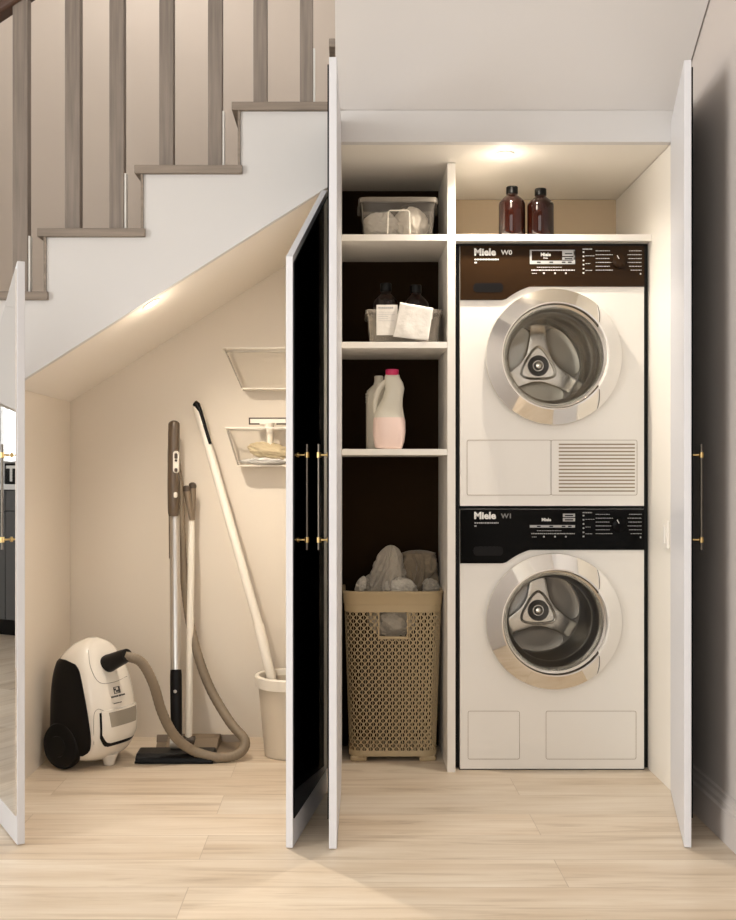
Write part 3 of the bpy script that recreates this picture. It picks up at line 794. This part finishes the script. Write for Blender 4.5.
# handle opening frame
yfr = -hsec(.45)[1] / 2
for (xa_, xb_, za, zb) in ((-.050, .050, .410, .420), (-.051, -.046, .412, .502), (.046, .051, .412, .502)):
    MB().box(xa_, xb_, yfr - .003 - (.004 if za > .48 else 0), yfr + .006, za, zb).build('handle_frame', M['hamper'], hp, bevel=.002)
# clothes heaped in the hamper
def hcloth(label, px, py, Y, sz, seed, folds, amp, m, rot=0, name='crumpled_shirt', cat='laundry'):
    c = at(px, py, Y); c.z = CAMZ - (py - VY) * (DC + Y) / F
    b = crumple(MB(), c, sz, seed, folds, amp, rot, 72, 48)
    return tag(b.build(name, m, smooth=True, angle=180), label, cat)
def draped(label, px, ptop, pbot, Y, wtop, wbot, seed, folds, m, lean=0.0, dep=.8, name='crumpled_shirt', cap=.18):
    """cloth hanging from a rounded peak: vertical folds deepen towards the hem"""
    s_ = F / (DC + Y); x0 = (px - VX) / s_; zt = CAMZ + (VY - ptop) / s_; zb = CAMZ + (VY - pbot) / s_
    b = MB(); n, mrows = 120, 40; L = []
    for j in range(mrows + 1):
        k = j / mrows; z = zt + (zb - zt) * (1 - math.cos(k * PI / 2)) if k < .999 else zb
        kk = (zt - z) / (zt - zb)
        R_ = wtop * math.sqrt(min(1, kk / cap + .0004)) * (1 - kk) + (wtop * .9 + (wbot - wtop * .9) * kk) * kk
        row = []
        for i in range(n):
            a = 2 * PI * i / n
            w = noise.noise(Vector((math.cos(a) * 1.3 + seed, math.sin(a) * 1.3, kk * 1.6 + seed)))
            f = math.sin(folds * a + 5 * w + 1.6 * kk); f = (1 - abs(f)) * 1.5 - .6
            r = R_ * (1 + (.10 + .42 * kk) * f + .2 * w)
            zz = z + .010 * kk * noise.noise(Vector((math.cos(a) * 3, math.sin(a) * 3, kk * 5 + seed)))
            row.append((x0 + lean * kk + r * math.cos(a), Y + dep * r * math.sin(a), zz))
        L.append(row)
    b.loft(L)
    return tag(b.build(name, m, smooth=True, angle=180), label, 'laundry')
draped('large grey crumpled shirt peaking in the middle of the hamper', 391, 545, 600, .455, .040, .080, 11.3, 7, M['cloth'], -.022)
draped('taupe towel bunched at the divider side of the hamper', 419, 550, 602, .50, .060, .062, 4.1, 3, M['clothd'], .004, .7, 'bunched_towel', .06)
hcloth('dark mass added inside the hamper so its lattice holes look dark', 395, 680, .462, (.118, .092, .215), 31, 5, .06, M['dshade'], name='dark_filler')  # added dark core standing in for the shade inside the hamper
hcloth('off-white cloth lying over the front rim centre of the hamper', 399, 588, .425, (.058, .038, .034), 8, 5, .2, M['clothl'], .05, name='crumpled_cloth')
hcloth('small cream sock curl at the free side of the hamper top', 361, 587, .43, (.018, .03, .034), 6, 3, .2, M['clothl'], .3, name='curled_sock')
hcloth('dark grey cloth fold low between shirt and free side of the hamper', 371, 587, .47, (.036, .06, .040), 15, 7, .3, M['cloth'], .5, name='crumpled_cloth')
hcloth('small pale cloth tip sticking up at the divider side of the hamper', 431, 588, .44, (.028, .035, .032), 17, 5, .25, M['cloth'], -.4, name='crumpled_cloth')
hcloth('grey cloth pressed behind the hamper handle opening', 393, 618, .425, (.080, .06, .066), 19, 4, .12, M['cloth'], name='crumpled_cloth')

# ================================================================== DOWNLIGHTS
def downlight(label, loc, nrm, power, name='recessed_downlight'):
    t = thing(name, label, 'ceiling light', loc)
    q = Vector((0, 0, -1)).rotation_difference(Vector(nrm)).to_matrix().to_4x4()
    MB().lathe([(.030, 0), (.030, -.003), (.023, -.004), (.021, 0)], 40, T=q).build('trim_ring', M['appl'], t, smooth=True)
    MB().lathe([(.0205, -.0002), (.0205, -.0018), (.004, -.0022)], 32, T=q).build('lens', M['lamp'], t, smooth=True)
    return t
downlight('small round downlight in the laundry cupboard ceiling', (.49, .12, 1.960), (0, 0, -1), 1)
NS_ = Vector((.633, 0, -1)).normalized()
downlight('small round downlight in the sloping ceiling under the stairs', (-.604, .055, soff(-.604)), NS_, 1)
def spot(loc, power, col, size=2.6, blend=1.0, rad=.02, direction=(0, 0, -1)):
    l = bpy.data.lights.new('downlight_beam', 'SPOT'); l.energy = power; l.color = col; l.spot_size = size; l.spot_blend = blend; l.shadow_soft_size = rad
    o = bpy.data.objects.new('downlight_beam', l); COL.objects.link(o); o.location = loc
    o.rotation_euler = Vector(direction).to_track_quat('-Z', 'Y').to_euler(); return o

# ================================================================== VACUUM CLEANER
VO = (-.853, .345, 0)
vc = thing('vacuum_cleaner', 'white and black canister vacuum with grey hose parked upright in the closet', 'vacuum cleaner', VO)
vo = Vector(VO)
a1 = math.radians(240); E1 = Vector((math.cos(a1), math.sin(a1), 0)); a2 = a1 + PI / 2; E2 = Vector((math.cos(a2), math.sin(a2), 0))
def interp(tab, z):
    for k in range(len(tab) - 1):
        if z <= tab[k + 1][0]:
            f = (z - tab[k][0]) / (tab[k + 1][0] - tab[k][0]); f = max(0, min(1, f))
            # catmull-rom on each column
            p0 = tab[max(k - 1, 0)]; p1 = tab[k]; p2 = tab[k + 1]; p3 = tab[min(k + 2, len(tab) - 1)]
            out = []
            for i in range(1, len(p1)):
                m1 = (p2[i] - p0[i]) / (p2[0] - p0[0]) if p2[0] != p0[0] else 0
                m2 = (p3[i] - p1[i]) / (p3[0] - p1[0]) if p3[0] != p1[0] else 0
                dx = p2[0] - p1[0]
                h00 = 2 * f ** 3 - 3 * f ** 2 + 1; h10 = f ** 3 - 2 * f ** 2 + f; h01 = -2 * f ** 3 + 3 * f ** 2; h11 = f ** 3 - f ** 2
                out.append(h00 * p1[i] + h10 * dx * m1 + h01 * p2[i] + h11 * dx * m2)
            return out
    return list(tab[-1][1:])
# z, half side width a, back extent (-E2), front extent (+E2)
VT = [(.022, .075, .080, .066), (.030, .098, .098, .080), (.045, .112, .108, .098), (.07, .119, .113, .115), (.105, .122, .115, .129), (.166, .122, .115, .129), (.226, .119, .114, .121),
      (.28, .114, .109, .106), (.319, .108, .100, .089), (.349, .098, .088, .070), (.38, .078, .062, .052), (.400, .054, .038, .032), (.414, .018, .010, .010)]
def vbody(tt, z, off=0.0):
    a, bk, fr = interp(VT, z); cy = (fr - bk) / 2; bb_ = (fr + bk) / 2
    c, s_ = math.cos(tt), math.sin(tt); e = .68
    x = (a + off) * math.copysign(abs(c) ** e, c); y = cy + (bb_ + off) * math.copysign(abs(s_) ** e, s_)
    return vo + E1 * x + E2 * y + Vector((0, 0, z))
zs = [.022 + (.414 - .022) * (1 - math.cos(PI * k / 40)) / 2 for k in range(41)]
b = MB().loft([[vbody(2 * PI * i / 64, z) for i in range(64)] for z in zs])
vb = b.build('vacuum_body', M['vacw'], vc, VO, smooth=True, angle=180)
def vpatch(name, m, za, zb, fl, fr, off=.003, nz=30, nt_=24, parent=vc, back=0.0):
    b = MB(); L = []
    for k in range(nz + 1):
        z = za + (zb - za) * k / nz; kk = k / nz
        l_, r_ = fl(kk), fr(kk)
        row = [vbody(math.radians(l_ + (r_ - l_) * i / nt_), z, off) for i in range(nt_ + 1)]
        inn = [vbody(math.radians(l_ + (r_ - l_) * i / nt_), z, back - .002) for i in range(nt_, -1, -1)]
        L.append(row + inn)
    return b.loft(L).build(name, m, parent, VO, smooth=True, angle=50)
def rndend(k, p=.12):
    """0..1 width factor giving rounded ends"""
    e = min(k, 1 - k) / p
    return math.sqrt(max(0, 1 - (1 - min(e, 1)) ** 2)) if e < 1 else 1.0
vpatch('side_panel', M['vacb'], .040, .352, lambda k: -12 - 56 * (.35 + .65 * rndend(k)), lambda k: -12 + (54 - 22 * k) * (.2 + .8 * rndend(k)), .004)
vpatch('side_panel', M['vacb'], .040, .352, lambda k: 192 - (34 - 16 * k) * (.2 + .8 * rndend(k)), lambda k: 192 + 56 * (.35 + .65 * rndend(k)), .004)
bz = vpatch('front_frame', M['vacb'], .075, .190, lambda k: 90 - 36 * (.45 + .55 * min(1, (k / .3)) ** .5), lambda k: 90 + 40 * (.45 + .55 * min(1, (k / .3)) ** .5), .002)
vpatch('front_hatch', M['vacw'], .088, .195, lambda k: 90 - 32 * (.45 + .55 * min(1, (k / .3)) ** .5), lambda k: 90 + 36 * (.45 + .55 * min(1, (k / .3)) ** .5), .005)
vpatch('front_window', M['vacg'], .140, .188, lambda k: 90 - 19 * (.8 + .2 * k), lambda k: 90 + 30 * (.8 + .2 * k), .0065, nz=10)
# thin lid seam and maker emblem on the front face
sm = [vbody(math.radians(t_), z_, .0012) for t_, z_ in [(30 + 4 * i, .205 - .012 * math.sin(i / 5 * PI)) for i in range(6)]]
MB().tube(smoothpath([vbody(math.radians(45), .385, .001), vbody(math.radians(50), .33, .001), vbody(math.radians(62), .285, .001), vbody(math.radians(88), .278, .001), vbody(math.radians(112), .285, .001)], 6), .0009, 6).build('lid_seam', M['vacg'], vc, VO)
MB().tube(smoothpath([vbody(math.radians(t_), z_, .0008) for t_, z_ in ((44, .09), (42, .15), (44, .190), (52, .203), (62, .197))], 6), .0009, 6).build('lid_seam', M['vacg'], vc, VO)
em = MB()
def on_body(cx_t, z, u, v): return vbody(math.radians(cx_t) + u, z + v, .0015)
def em_box(t0, z0, u0, u1, v0, v1):
    pts = [vbody(math.radians(t0) + (u0 if i in (0, 3) else u1), z0 + (v0 if i < 2 else v1), .0016) for i in range(4)]
    em.add(pts + [vbody(math.radians(t0) + (u0 if i in (0, 3) else u1), z0 + (v0 if i < 2 else v1), -.001) for i in range(4)], [(0, 1, 2, 3), (4, 7, 6, 5), (0, 4, 5, 1), (1, 5, 6, 2), (2, 6, 7, 3), (3, 7, 4, 0)])
for (u0, u1, v0, v1) in ((-.05, .05, .0085, .0105), (-.05, .05, -.0105, -.0085), (-.05, -.035, -.0105, .0105), (.035, .05, -.0105, .0105), (-.035, .0, .0, .006), (.0, .035, -.006, .0)):
    em_box(88, .252, u0, u1, v0, v1)
for k in range(10): em_box(88, .233, -.15 + k * .03, -.15 + k * .03 + .018, -.002, .003)
for k in range(5): em_box(90, .212, -.13 + k * .03, -.13 + k * .03 + .02, -.001, .001)
em.build('maker_emblem', M['inkb'], vc, VO)
# wheels
for sg in (1, -1):
    c = vo + E1 * sg * .122 + E2 * -.022 + Vector((0, 0, .0768))
    R = Matrix.Translation(c) @ Vector((0, 0, 1)).rotation_difference(E1 * sg).to_matrix().to_4x4()
    wl = MB().lathe([(.064, -.028), (.074, -.026), (.0765, -.018), (.0765, -.004), (.071, .006), (.054, .012), (.030, .0135), (.002, .0135)], 56, T=R).build('wheel', M['vacb'], vc, VO, smooth=True, angle=30)
    MB().lathe([(.034, .0132), (.033, .0160), (.028, .0165), (.002, .0170)], 40, T=R).build('hub_cap', M['capb'], wl, VO, smooth=True)
c = vo + E2 * .075 + Vector((0, 0, 0))
MB().lathe([(.014, 0), (.018, .003), (.022, .02), (.030, .038)], 24, tuple(c)).build('castor', M['vacw'], vc, VO, smooth=True)
# hose cuff
port = vbody(math.radians(88), .334, -.004)
c1 = at(125, 656, .235)
d = (c1 - port).normalized()
cf = [port - d * .02, port + d * .012, port + d * .016, c1 - d * .01, c1 + d * .012]
MB().tube(cf, [.028, .030, .029, .024, .021], 24).build('hose_cuff', M['vacb'], vc, VO, smooth=True)
hpts = [c1, at(141, 662, .24), at(153, 683, .25), at(162, 712, .28), at(174, 735, .30), at(192, 750, .33), at(217, 757.5, .333), at(238, 754, .350), at(245, 741, .385), at(230, 722, .44),
        at(212, 692, .50), at(200, 662, .53), at(191, 628, .565), at(186, 595, .585), at(183, 560, .60), at(181.5, 530, .60), at(180, 490, .60), at(176, 455, .60)]
for p_ in hpts: p_.z = max(p_.z, .0165)
pp = smoothpath(hpts, 24)
rad = []
nP = len(pp)
for i in range(nP):
    base = .0165 if i < nP * .62 else .0165 - .004 * (i / nP - .62) / .38
    rad.append(base + .0003 * (1 if i % 4 < 2 else -1))
MB().tube(pp, rad, 16).build('hose', M['hose'], vc, VO, smooth=True, angle=180)
# wand: silver tubes, brown grip, dark lower sleeve, floor head
wb, wt = at(176.5, 738, .40), at(174.5, 515, .575)
dw = (wt - wb).normalized()
def along(py): return wb + (wt - wb) * ((738 - py) / (738 - 515))
MB().tube([along(675), wt + dw * .02], .0185, 20).build('wand_tube', M['tube'], vc, VO, smooth=True)
MB().tube([along(560) + Vector((-.016, -.006, 0)), along(516) + Vector((-.016, -.006, 0))], .004, 8).build('release_slider', M['grip'], vc, VO, smooth=True)
MB().tube([along(742), along(735), along(678), along(672)], [.016, .0195, .0205, .019], 20).build('wand_sleeve', M['vacb'], vc, VO, smooth=True)
bt = MB(); c = along(692) + Vector((0, -.0205, 0)); bt.lathe([(.006, 0), (.0055, -.002), (.002, -.0024)], 20, tuple(c), 'y'); bt.build('wand_button', M['tube'], vc, VO)
gp_ = [at(173.5, 516, .565), at(173.5, 508, .565), at(173.3, 480, .565), at(173.6, 455, .566), at(173.8, 435, .570), at(174, 426, .575), at(174, 421, .58)]
MB().tube(smoothpath(gp_, 5), [r__ for r__ in [.0175 + .0032 * math.sin(min(1, i / 6) * PI / 2) for i in range(26)] + [.0205, .020, .018, .014, .008]], 20).build('grip', M['grip'], vc, VO, smooth=True)
# trigger loop behind the grip
lp = smoothpath([at(172, 428, .60), at(171, 440, .60), at(170, 455, .60), at(170.5, 490, .60), at(172, 508, .595)], 6)
MB().tube(lp, .009, 12).build('grip_loop', M['brownp'], vc, VO, smooth=True)
def pill(px, py, w, h, Y, m, name, par=vc):
    c = at(px, py, Y); b = MB(); n = 12; pts = []
    for i in range(2 * n):
        a = PI * i / n; r = w / 2
        pts.append((c.x + r * math.cos(a), c.z + (h / 2 - r) * (1 if a < PI else -1) + r * math.sin(a)))
    b.prism(pts, 'y', Y - .004, Y + .012); return b.build(name, m, par, VO, bevel=.001)
pl_ = pill(176, 462, .0205, .078, .541, M['cream'], 'control_plate')
for (py, w, h) in ((456, .012, .020), (460.5, .010, .008), (470, .012, .014)):
    pill(176, py, w * .9, h * 1.0, .5355, M['brownp'], 'button', pl_)
pill(175.5, 495, .012, .020, .543, M['cream'], 'release_button')
# floor head
fh = MB()
A0, A1 = at(135, 765, .32).x, at(213, 765, .32).x
prof = [(.315, .001), (.318, .018), (.335, .030), (.40, .034), (.425, .024), (.43, .001)]
fh.prism(prof, 'x', A0, A1); fhd = fh.build('floor_head', M['vacb'], vc, VO, bevel=.006, seg=3)
MB().box(A0 - .0005, A1 + .0005, .312, .319, .001, .010).build('bumper', M['capb'], fhd, VO, bevel=.002)
MB().tube([along(742) + Vector((-.02, 0, .0)), along(742) + Vector((.02, 0, .0))], .022, 20).build('pivot', M['vacg'], vc, VO, smooth=True)

# ================================================================== LONG-HANDLED DUSTPAN
DO = tuple(at(189, 742, .52).xy) + (0,)
dp = thing('long_handled_dustpan', 'cream pole with forked dark-tipped top standing in a taupe pan behind the hose', 'dustpan', DO)
b0, b1 = at(188.5, 741, .50), at(191.5, 530, .60)
MB().tube([b0, b0.lerp(b1, .93), b1 + (b1 - b0).normalized() * .03], [.0125, .0125, .010], 18).build('pole', M['cream'], dp, DO, smooth=True)
for (x0_, x1_, Yy, yt) in ((190.5, 186.5, .60, 489), (192, 192.5, .615, 486)):
    q0, q1 = at(x0_ + 1, 520, Yy), at(x1_, yt, Yy)
    f_ = MB().tube([q0, q0.lerp(q1, .35), q1], [.007, .010, .0125], 16).build('fork_tube', M['pan'] if x0_ > 190 else M['deter'], dp, DO, smooth=True)
    cc_ = q1
    MB().lathe([(.004, -.012), (.013, -.008), (.0145, 0), (.012, .009), (.005, .013)], 20, tuple(cc_)).build('fork_tip', M['brownp'], f_, DO, smooth=True)
pn = MB(); 
pa, pb = at(150, 745, .46).x, at(243, 745, .46).x
# pan: shallow tray with raised back and side walls
pn.prism([(pa + .02, .44), (pb - .03, .44), (pb, .52), (pb - .01, .60), (pa, .60)], 'z', .001, .006)
pn.prism([(.585, .004), (.60, .004), (.60, .030), (.592, .030)], 'x', pa, pb - .008)
pn.add([(pb - .032, .44, .002), (pb - .026, .44, .002), (pb + .004, .52, .002), (pb - .002, .52, .002), (pb - .032, .44, .012), (pb - .026, .44, .012), (pb + .004, .52, .030), (pb - .002, .52, .030)], [(0, 1, 2, 3), (4, 5, 6, 7), (0, 1, 5, 4), (1, 2, 6, 5), (2, 3, 7, 6), (3, 0, 4, 7)])
pn.prism([(pb - .003, .52), (pb + .003, .52), (pb - .008, .60), (pb - .014, .60)], 'z', .002, .030)
pn.prism([(.44, .005), (.52, .036), (.585, .036), (.585, .005)], 'x', pa + .05, pb - .09)
pn.build('pan', M['pan'], dp, DO, bevel=.002)
MB().tube([b0 + Vector((-.02, 0, 0)), b0 + Vector((.022, 0, 0))], .018, 16).build('pivot', M['brownp'], dp, DO, smooth=True)

# ================================================================== BUCKET + MOP
BX, BY = -.197, .44
BR = .118
bk = thing('mop_bucket', 'cream plastic bucket with thick rim standing beside the dark mirror door', 'bucket', (BX, BY, 0))
zt = .274
MB().lathe([(.084, 0), (.088, .004), (BR - .008, zt - .035), (BR - .005, zt - .004), (BR - .010, zt - .004), (BR - .013, zt - .035), (.083, .008), (.001, .008)], 64).build('bucket_body', M['bucket'], bk, smooth=True, angle=35)
MB().lathe([(BR - .007, zt - .040), (BR + .001, zt - .038), (BR + .004, zt - .004), (BR + .001, zt), (BR - .010, zt), (BR - .013, zt - .006), (BR - .011, zt - .030)], 64, cap0=False, cap1=False).build('rim', M['cream'], bk, smooth=True, angle=35)
mo = at(274, 680, .47)
mt = at(196.5, 404, .655)
MO = (mo.x, mo.y, .01)
mp_ = thing('mop', 'long cream mop handle leaning on the wall with its head in the bucket', 'mop', MO)
dm = (mt - mo).normalized()
mj = at(262.5, 628, .545)
mbot = Vector((mo.x + .022, mo.y - .008, .13))
MB().tube([mo.lerp(mt, .19), mt - dm * .09], .0155, 20).build('pole', M['cream'], mp_, MO, smooth=True)
MB().tube([mbot, mo.lerp(mt, .185), mo.lerp(mt, .195)], [.0150, .0185, .0165], 20).build('lower_socket', M['cream'], mp_, MO, smooth=True)
MB().tube([mt - dm * .095, mt - dm * .085, mt - dm * .012, mt], [.0155, .0175, .0175, .012], 20).build('end_grip', M['cream'], mp_, MO, smooth=True)
sd = Vector((.009, -.0155, 0))
MB().tube([mt + Vector((-.004, -.010, .002)), mt + Vector((.004, -.013, -.004)), mt - dm * .03 + sd, mt - dm * .155 + sd + Vector((.002, .001, 0))], [.012, .012, .007, .0055], 12).build('hanging_slot', M['vacb'], mp_, MO, smooth=True)
b = MB()
for k in range(34):
    a = 2 * PI * k / 34; r = .02 + .05 * ((k * 7) % 5) / 5
    p0 = mbot; p1_ = Vector((BX * .5 + mbot.x * .5 + r * .6 * math.cos(a), mbot.y + r * .6 * math.sin(a), .09)); p2_ = Vector((BX + r * math.cos(a), BY + r * math.sin(a), .022))
    b.tube([p0, p1_, p2_], .005, 6)
b.build('mop_head', M['clothl'], mp_, MO, smooth=True)

# ================================================================== WALL TRAYS
def wall_tray(label, x0, ytop, ybot, xb, Y0, name='wall_tray'):
    A0 = at(x0, ytop, Y0); zt_, zb_ = A0.z, at(x0, ybot, Y0).z
    xl, xlb = A0.x, at(xb, ybot, Y0).x; xc = xl + .15
    W0, W1 = .30, 2 * (xc - xlb)
    cy = (Y0 + .678) / 2; D = .678 - Y0
    t = thing(name, label, 'wall tray', (xc, .678, zb_))
    L = [rrect(W1, D * .72, .018, 6, 0, cy - .678 + D * .12, 0), rrect(W0 - .008, D - .004, .02, 6, 0, cy - .678, zt_ - zb_ - .004)]
    inner = [[(x * .985, y, max(z, .003)) for x, y, z in l] for l in L][::-1]
    MB().loft(L, True, False).build('tray_body', M['clearer'], t, smooth=True)
    MB().loft([rrect(W0 - .010, D - .008, .02, 6, 0, cy - .678, zt_ - zb_ - .005), rrect(W0, D, .02, 6, 0, cy - .678, zt_ - zb_ - .005), rrect(W0, D, .02, 6, 0, cy - .678, zt_ - zb_), rrect(W0 - .010, D - .008, .02, 6, 0, cy - .678, zt_ - zb_)], False, False).build('rim', M['cream'], t)
    MB().loft([rrect(W1, D * .72, .018, 6, 0, cy - .678 + D * .12, -.0045), rrect(W1, D * .72, .018, 6, 0, cy - .678 + D * .12, -.0005)]).build('base', M['cream'], t)
    return t, xc, zb_, zt_
wall_tray('empty clear tray high on the closet wall, the upper of two', 222, 347, 387, 240, .56)
tt, xc, zb_, zt_ = wall_tray('clear tray on the closet wall holding a squeegee and cloths, the lower of two', 224, 427, 465, 236, .56)
# squeegee
c = at(268, 421, .60)
sq_ = thing('squeegee', 'cream handled squeegee standing in the lower clear tray', 'squeegee', (c.x, c.y, zb_ + .004))
so = (c.x, c.y, zb_ + .004)
bw = .068
b = MB(); n_ = 0
fr_ = [(-bw, .012), (bw, .012), (bw, -.012), (-bw, -.012)]
for (xa_, xb_, za, zb2) in ((-bw, bw, .008, .012), (-bw, -bw + .004, -.012, .012), (bw - .004, bw, -.012, .012), (-bw, -.030, -.013, -.008), (.030, bw, -.013, -.008)):
    b.box(c.x + xa_, c.x + xb_, c.y - .006, c.y + .006, c.z + za, c.z + zb2)
b.build('rubber_edge', M['brownp'], sq_, so)
MB().box(c.x - bw + .005, c.x + bw - .005, c.y - .004, c.y + .004, c.z - .010, c.z + .007).build('blade_bar', M['cream'], sq_, so)
MB().tube([Vector((c.x + .004, c.y, c.z - .008)), Vector((c.x + .006, c.y, c.z - .03)), Vector((c.x + .008, c.y - .002, zb_ + .008))], [.022, .012, .010], 14).build('handle', M['cream'], sq_, so, smooth=True)
c = at(268, 451, .585)
b = crumple(MB(), (c.x + .01, .60, c.z - .002), (.080, .030, .030), 23, 6, .22, .18); tag(b.build('cleaning_cloth', M['glove'], smooth=True, angle=180), 'rolled straw coloured cloth lying on top in the lower tray', 'cloth')
b = crumple(MB(), (c.x + .0, .605, zb_ + .016), (.092, .03, .013), 27, 9, .3, -.03); tag(b.build('cleaning_cloth', M['clothw'], smooth=True, angle=180), 'thin white cloth under the straw coloured cloth in the lower tray', 'cloth')

# ================================================================== KITCHEN (seen in the mirror door)
KX = -3.40
kc = thing('kitchen_cabinet', 'dark grey kitchen base cabinet reflected in the mirror door', 'cabinet', (-3.69, 2.0, 0))
ko = (-3.69, 2.0, 0)
MB().box(-3.975, KX + .0, .7, 3.4, .10, .868).build('carcass', M['cab'], kc, ko)
MB().box(-3.975, KX - .05, .7, 3.4, .0, .10).build('plinth', M['capb'], kc, ko)
for k in range(5):
    MB().box(KX + .001, KX + .02, .703 + k * .54, .703 + k * .54 + .534, .105, .74).build('door', M['cab'], kc, ko, bevel=.002)
    MB().box(KX + .001, KX + .02, .703 + k * .54, .703 + k * .54 + .534, .746, .864).build('drawer', M['cab'], kc, ko, bevel=.002)
tag(MB().box(-3.975, KX + .03, .68, 3.42, .87, .90).build('worktop', M['top'], bevel=.002), 'white worktop on the dark kitchen cabinet, reflected in the mirror door', 'worktop')
# tin on the worktop: virtual image position computed from the mirror
def unmirror(px, Dv):
    Vp = Vector(((px - VX) * Dv / F, Dv - DC)); H = Vector((-.852, -.474)); u = (Vector((-.852, -.474)) - Vector((-1.106, -.035))).normalized(); n = Vector((u.y, -u.x))
    return Vp - 2 * (Vp - H).dot(n) * n
def seen_in_mirror(px, X):
    d = Vector(((px - VX) / F, 1)).normalized(); C0 = Vector((0, -DC)); H = Vector((-.852, -.474)); u = (Vector((-.852, -.474)) - Vector((-1.106, -.035))).normalized(); n = Vector((u.y, -u.x))
    t_ = (H - C0).dot(n) / d.dot(n); P0 = C0 + d * t_; r = d - 2 * d.dot(n) * n
    return P0 + r * ((X - P0.x) / r.x)
tp = seen_in_mirror(14.5, KX - .04)
tn = thing('lettered_tin', 'black tin with white letters on the kitchen worktop, reflected in the mirror door', 'tin', (KX - .10, tp.y, .9005))
MB().box(-.06, .06, -.075, .075, 0, .125).build('tin_body', M['vacb'], tn, bevel=.004)
MB().box(-.062, .062, -.077, .077, .125, .132).build('lid', M['inkd'], tn, bevel=.002)
T = Matrix.Translation((.0615, 0, 0)) @ Matrix.Rotation(PI / 2, 4, 'Z')
MB().text('IT', .13, 0, .02, 0, bold=.003, align='CENTER', T=T).build('lettering', M['ink'], tn)

# ================================================================== LIGHTS
def area(name, loc, rot, sx, sy, power, col):
    l = bpy.data.lights.new(name, 'AREA'); l.shape = 'RECTANGLE'; l.size = sx; l.size_y = sy; l.energy = power; l.color = col
    o = bpy.data.objects.new(name, l); COL.objects.link(o); o.location = loc; o.rotation_euler = rot; return o
area('daylight_window_left', (X0 - .14, -3.4, 1.5), (0, -PI / 2, 0), 2.3, 2.35, 235, (1, .985, .97))
area('daylight_window_kitchen', (X0 - .14, 2.0, 1.675), (0, -PI / 2, 0), 1.36, 2.2, 75, (1, .99, .98))
area('daylight_window_front', (-1.2, -5.56, 1.5), (PI / 2, 0, 0), 2.75, 2.3, 50, (1, .98, .955))
spot((.49, .12, 1.950), 32, (1, .89, .75), size=2.75, rad=.02)
spot(Vector((-.604, .055, soff(-.604))) + NS_ * .012, 35, (1, .88, .74), size=2.7, rad=.02, direction=NS_)

area('stairwell_fill', (-.75, .5, 3.28), (0, 0, 0), .5, .5, 6, (1, .95, .9))  # unseen area light added to brighten the wall behind the balusters
def ceiling_fill(loc, power, col):  # extra unseen point light added below a downlight to brighten its ceiling
    l = bpy.data.lights.new('downlight_fill', 'POINT'); l.energy = power; l.color = col; l.shadow_soft_size = .02
    o = bpy.data.objects.new('downlight_fill', l); COL.objects.link(o); o.location = loc
ceiling_fill((.49, .12, 1.89), .5, (1, .88, .72))
ceiling_fill(Vector((-.604, .055, soff(-.604))) + NS_ * .07, .4, (1, .85, .66))
w = bpy.data.worlds.new('w'); S.world = w; w.use_nodes = True
w.node_tree.nodes['Background'].inputs[0].default_value = (1, 1, 1, 1); w.node_tree.nodes['Background'].inputs[1].default_value = 1.5

# ================================================================== CAMERA
cam = bpy.data.cameras.new('cam'); co = bpy.data.objects.new('camera', cam); COL.objects.link(co); S.camera = co
co.location = (0, -DC, CAMZ); co.rotation_euler = (PI / 2, 0, 0)
cam.sensor_fit = 'VERTICAL'; cam.sensor_height = 24; cam.lens = F / 920 * 24
cam.shift_x = (368 - VX) / 920; cam.shift_y = (VY - 460) / 920
cam.clip_start = .05; cam.clip_end = 50
S.view_settings.view_transform = 'Standard'; S.view_settings.look = 'None'; S.view_settings.gamma = 1; S.view_settings.use_curve_mapping = False
S.view_settings.exposure = 0.12
S.cycles.use_denoising = True
S.cycles.max_bounces = 10; S.cycles.transparent_max_bounces = 16; S.cycles.sample_clamp_indirect = 6
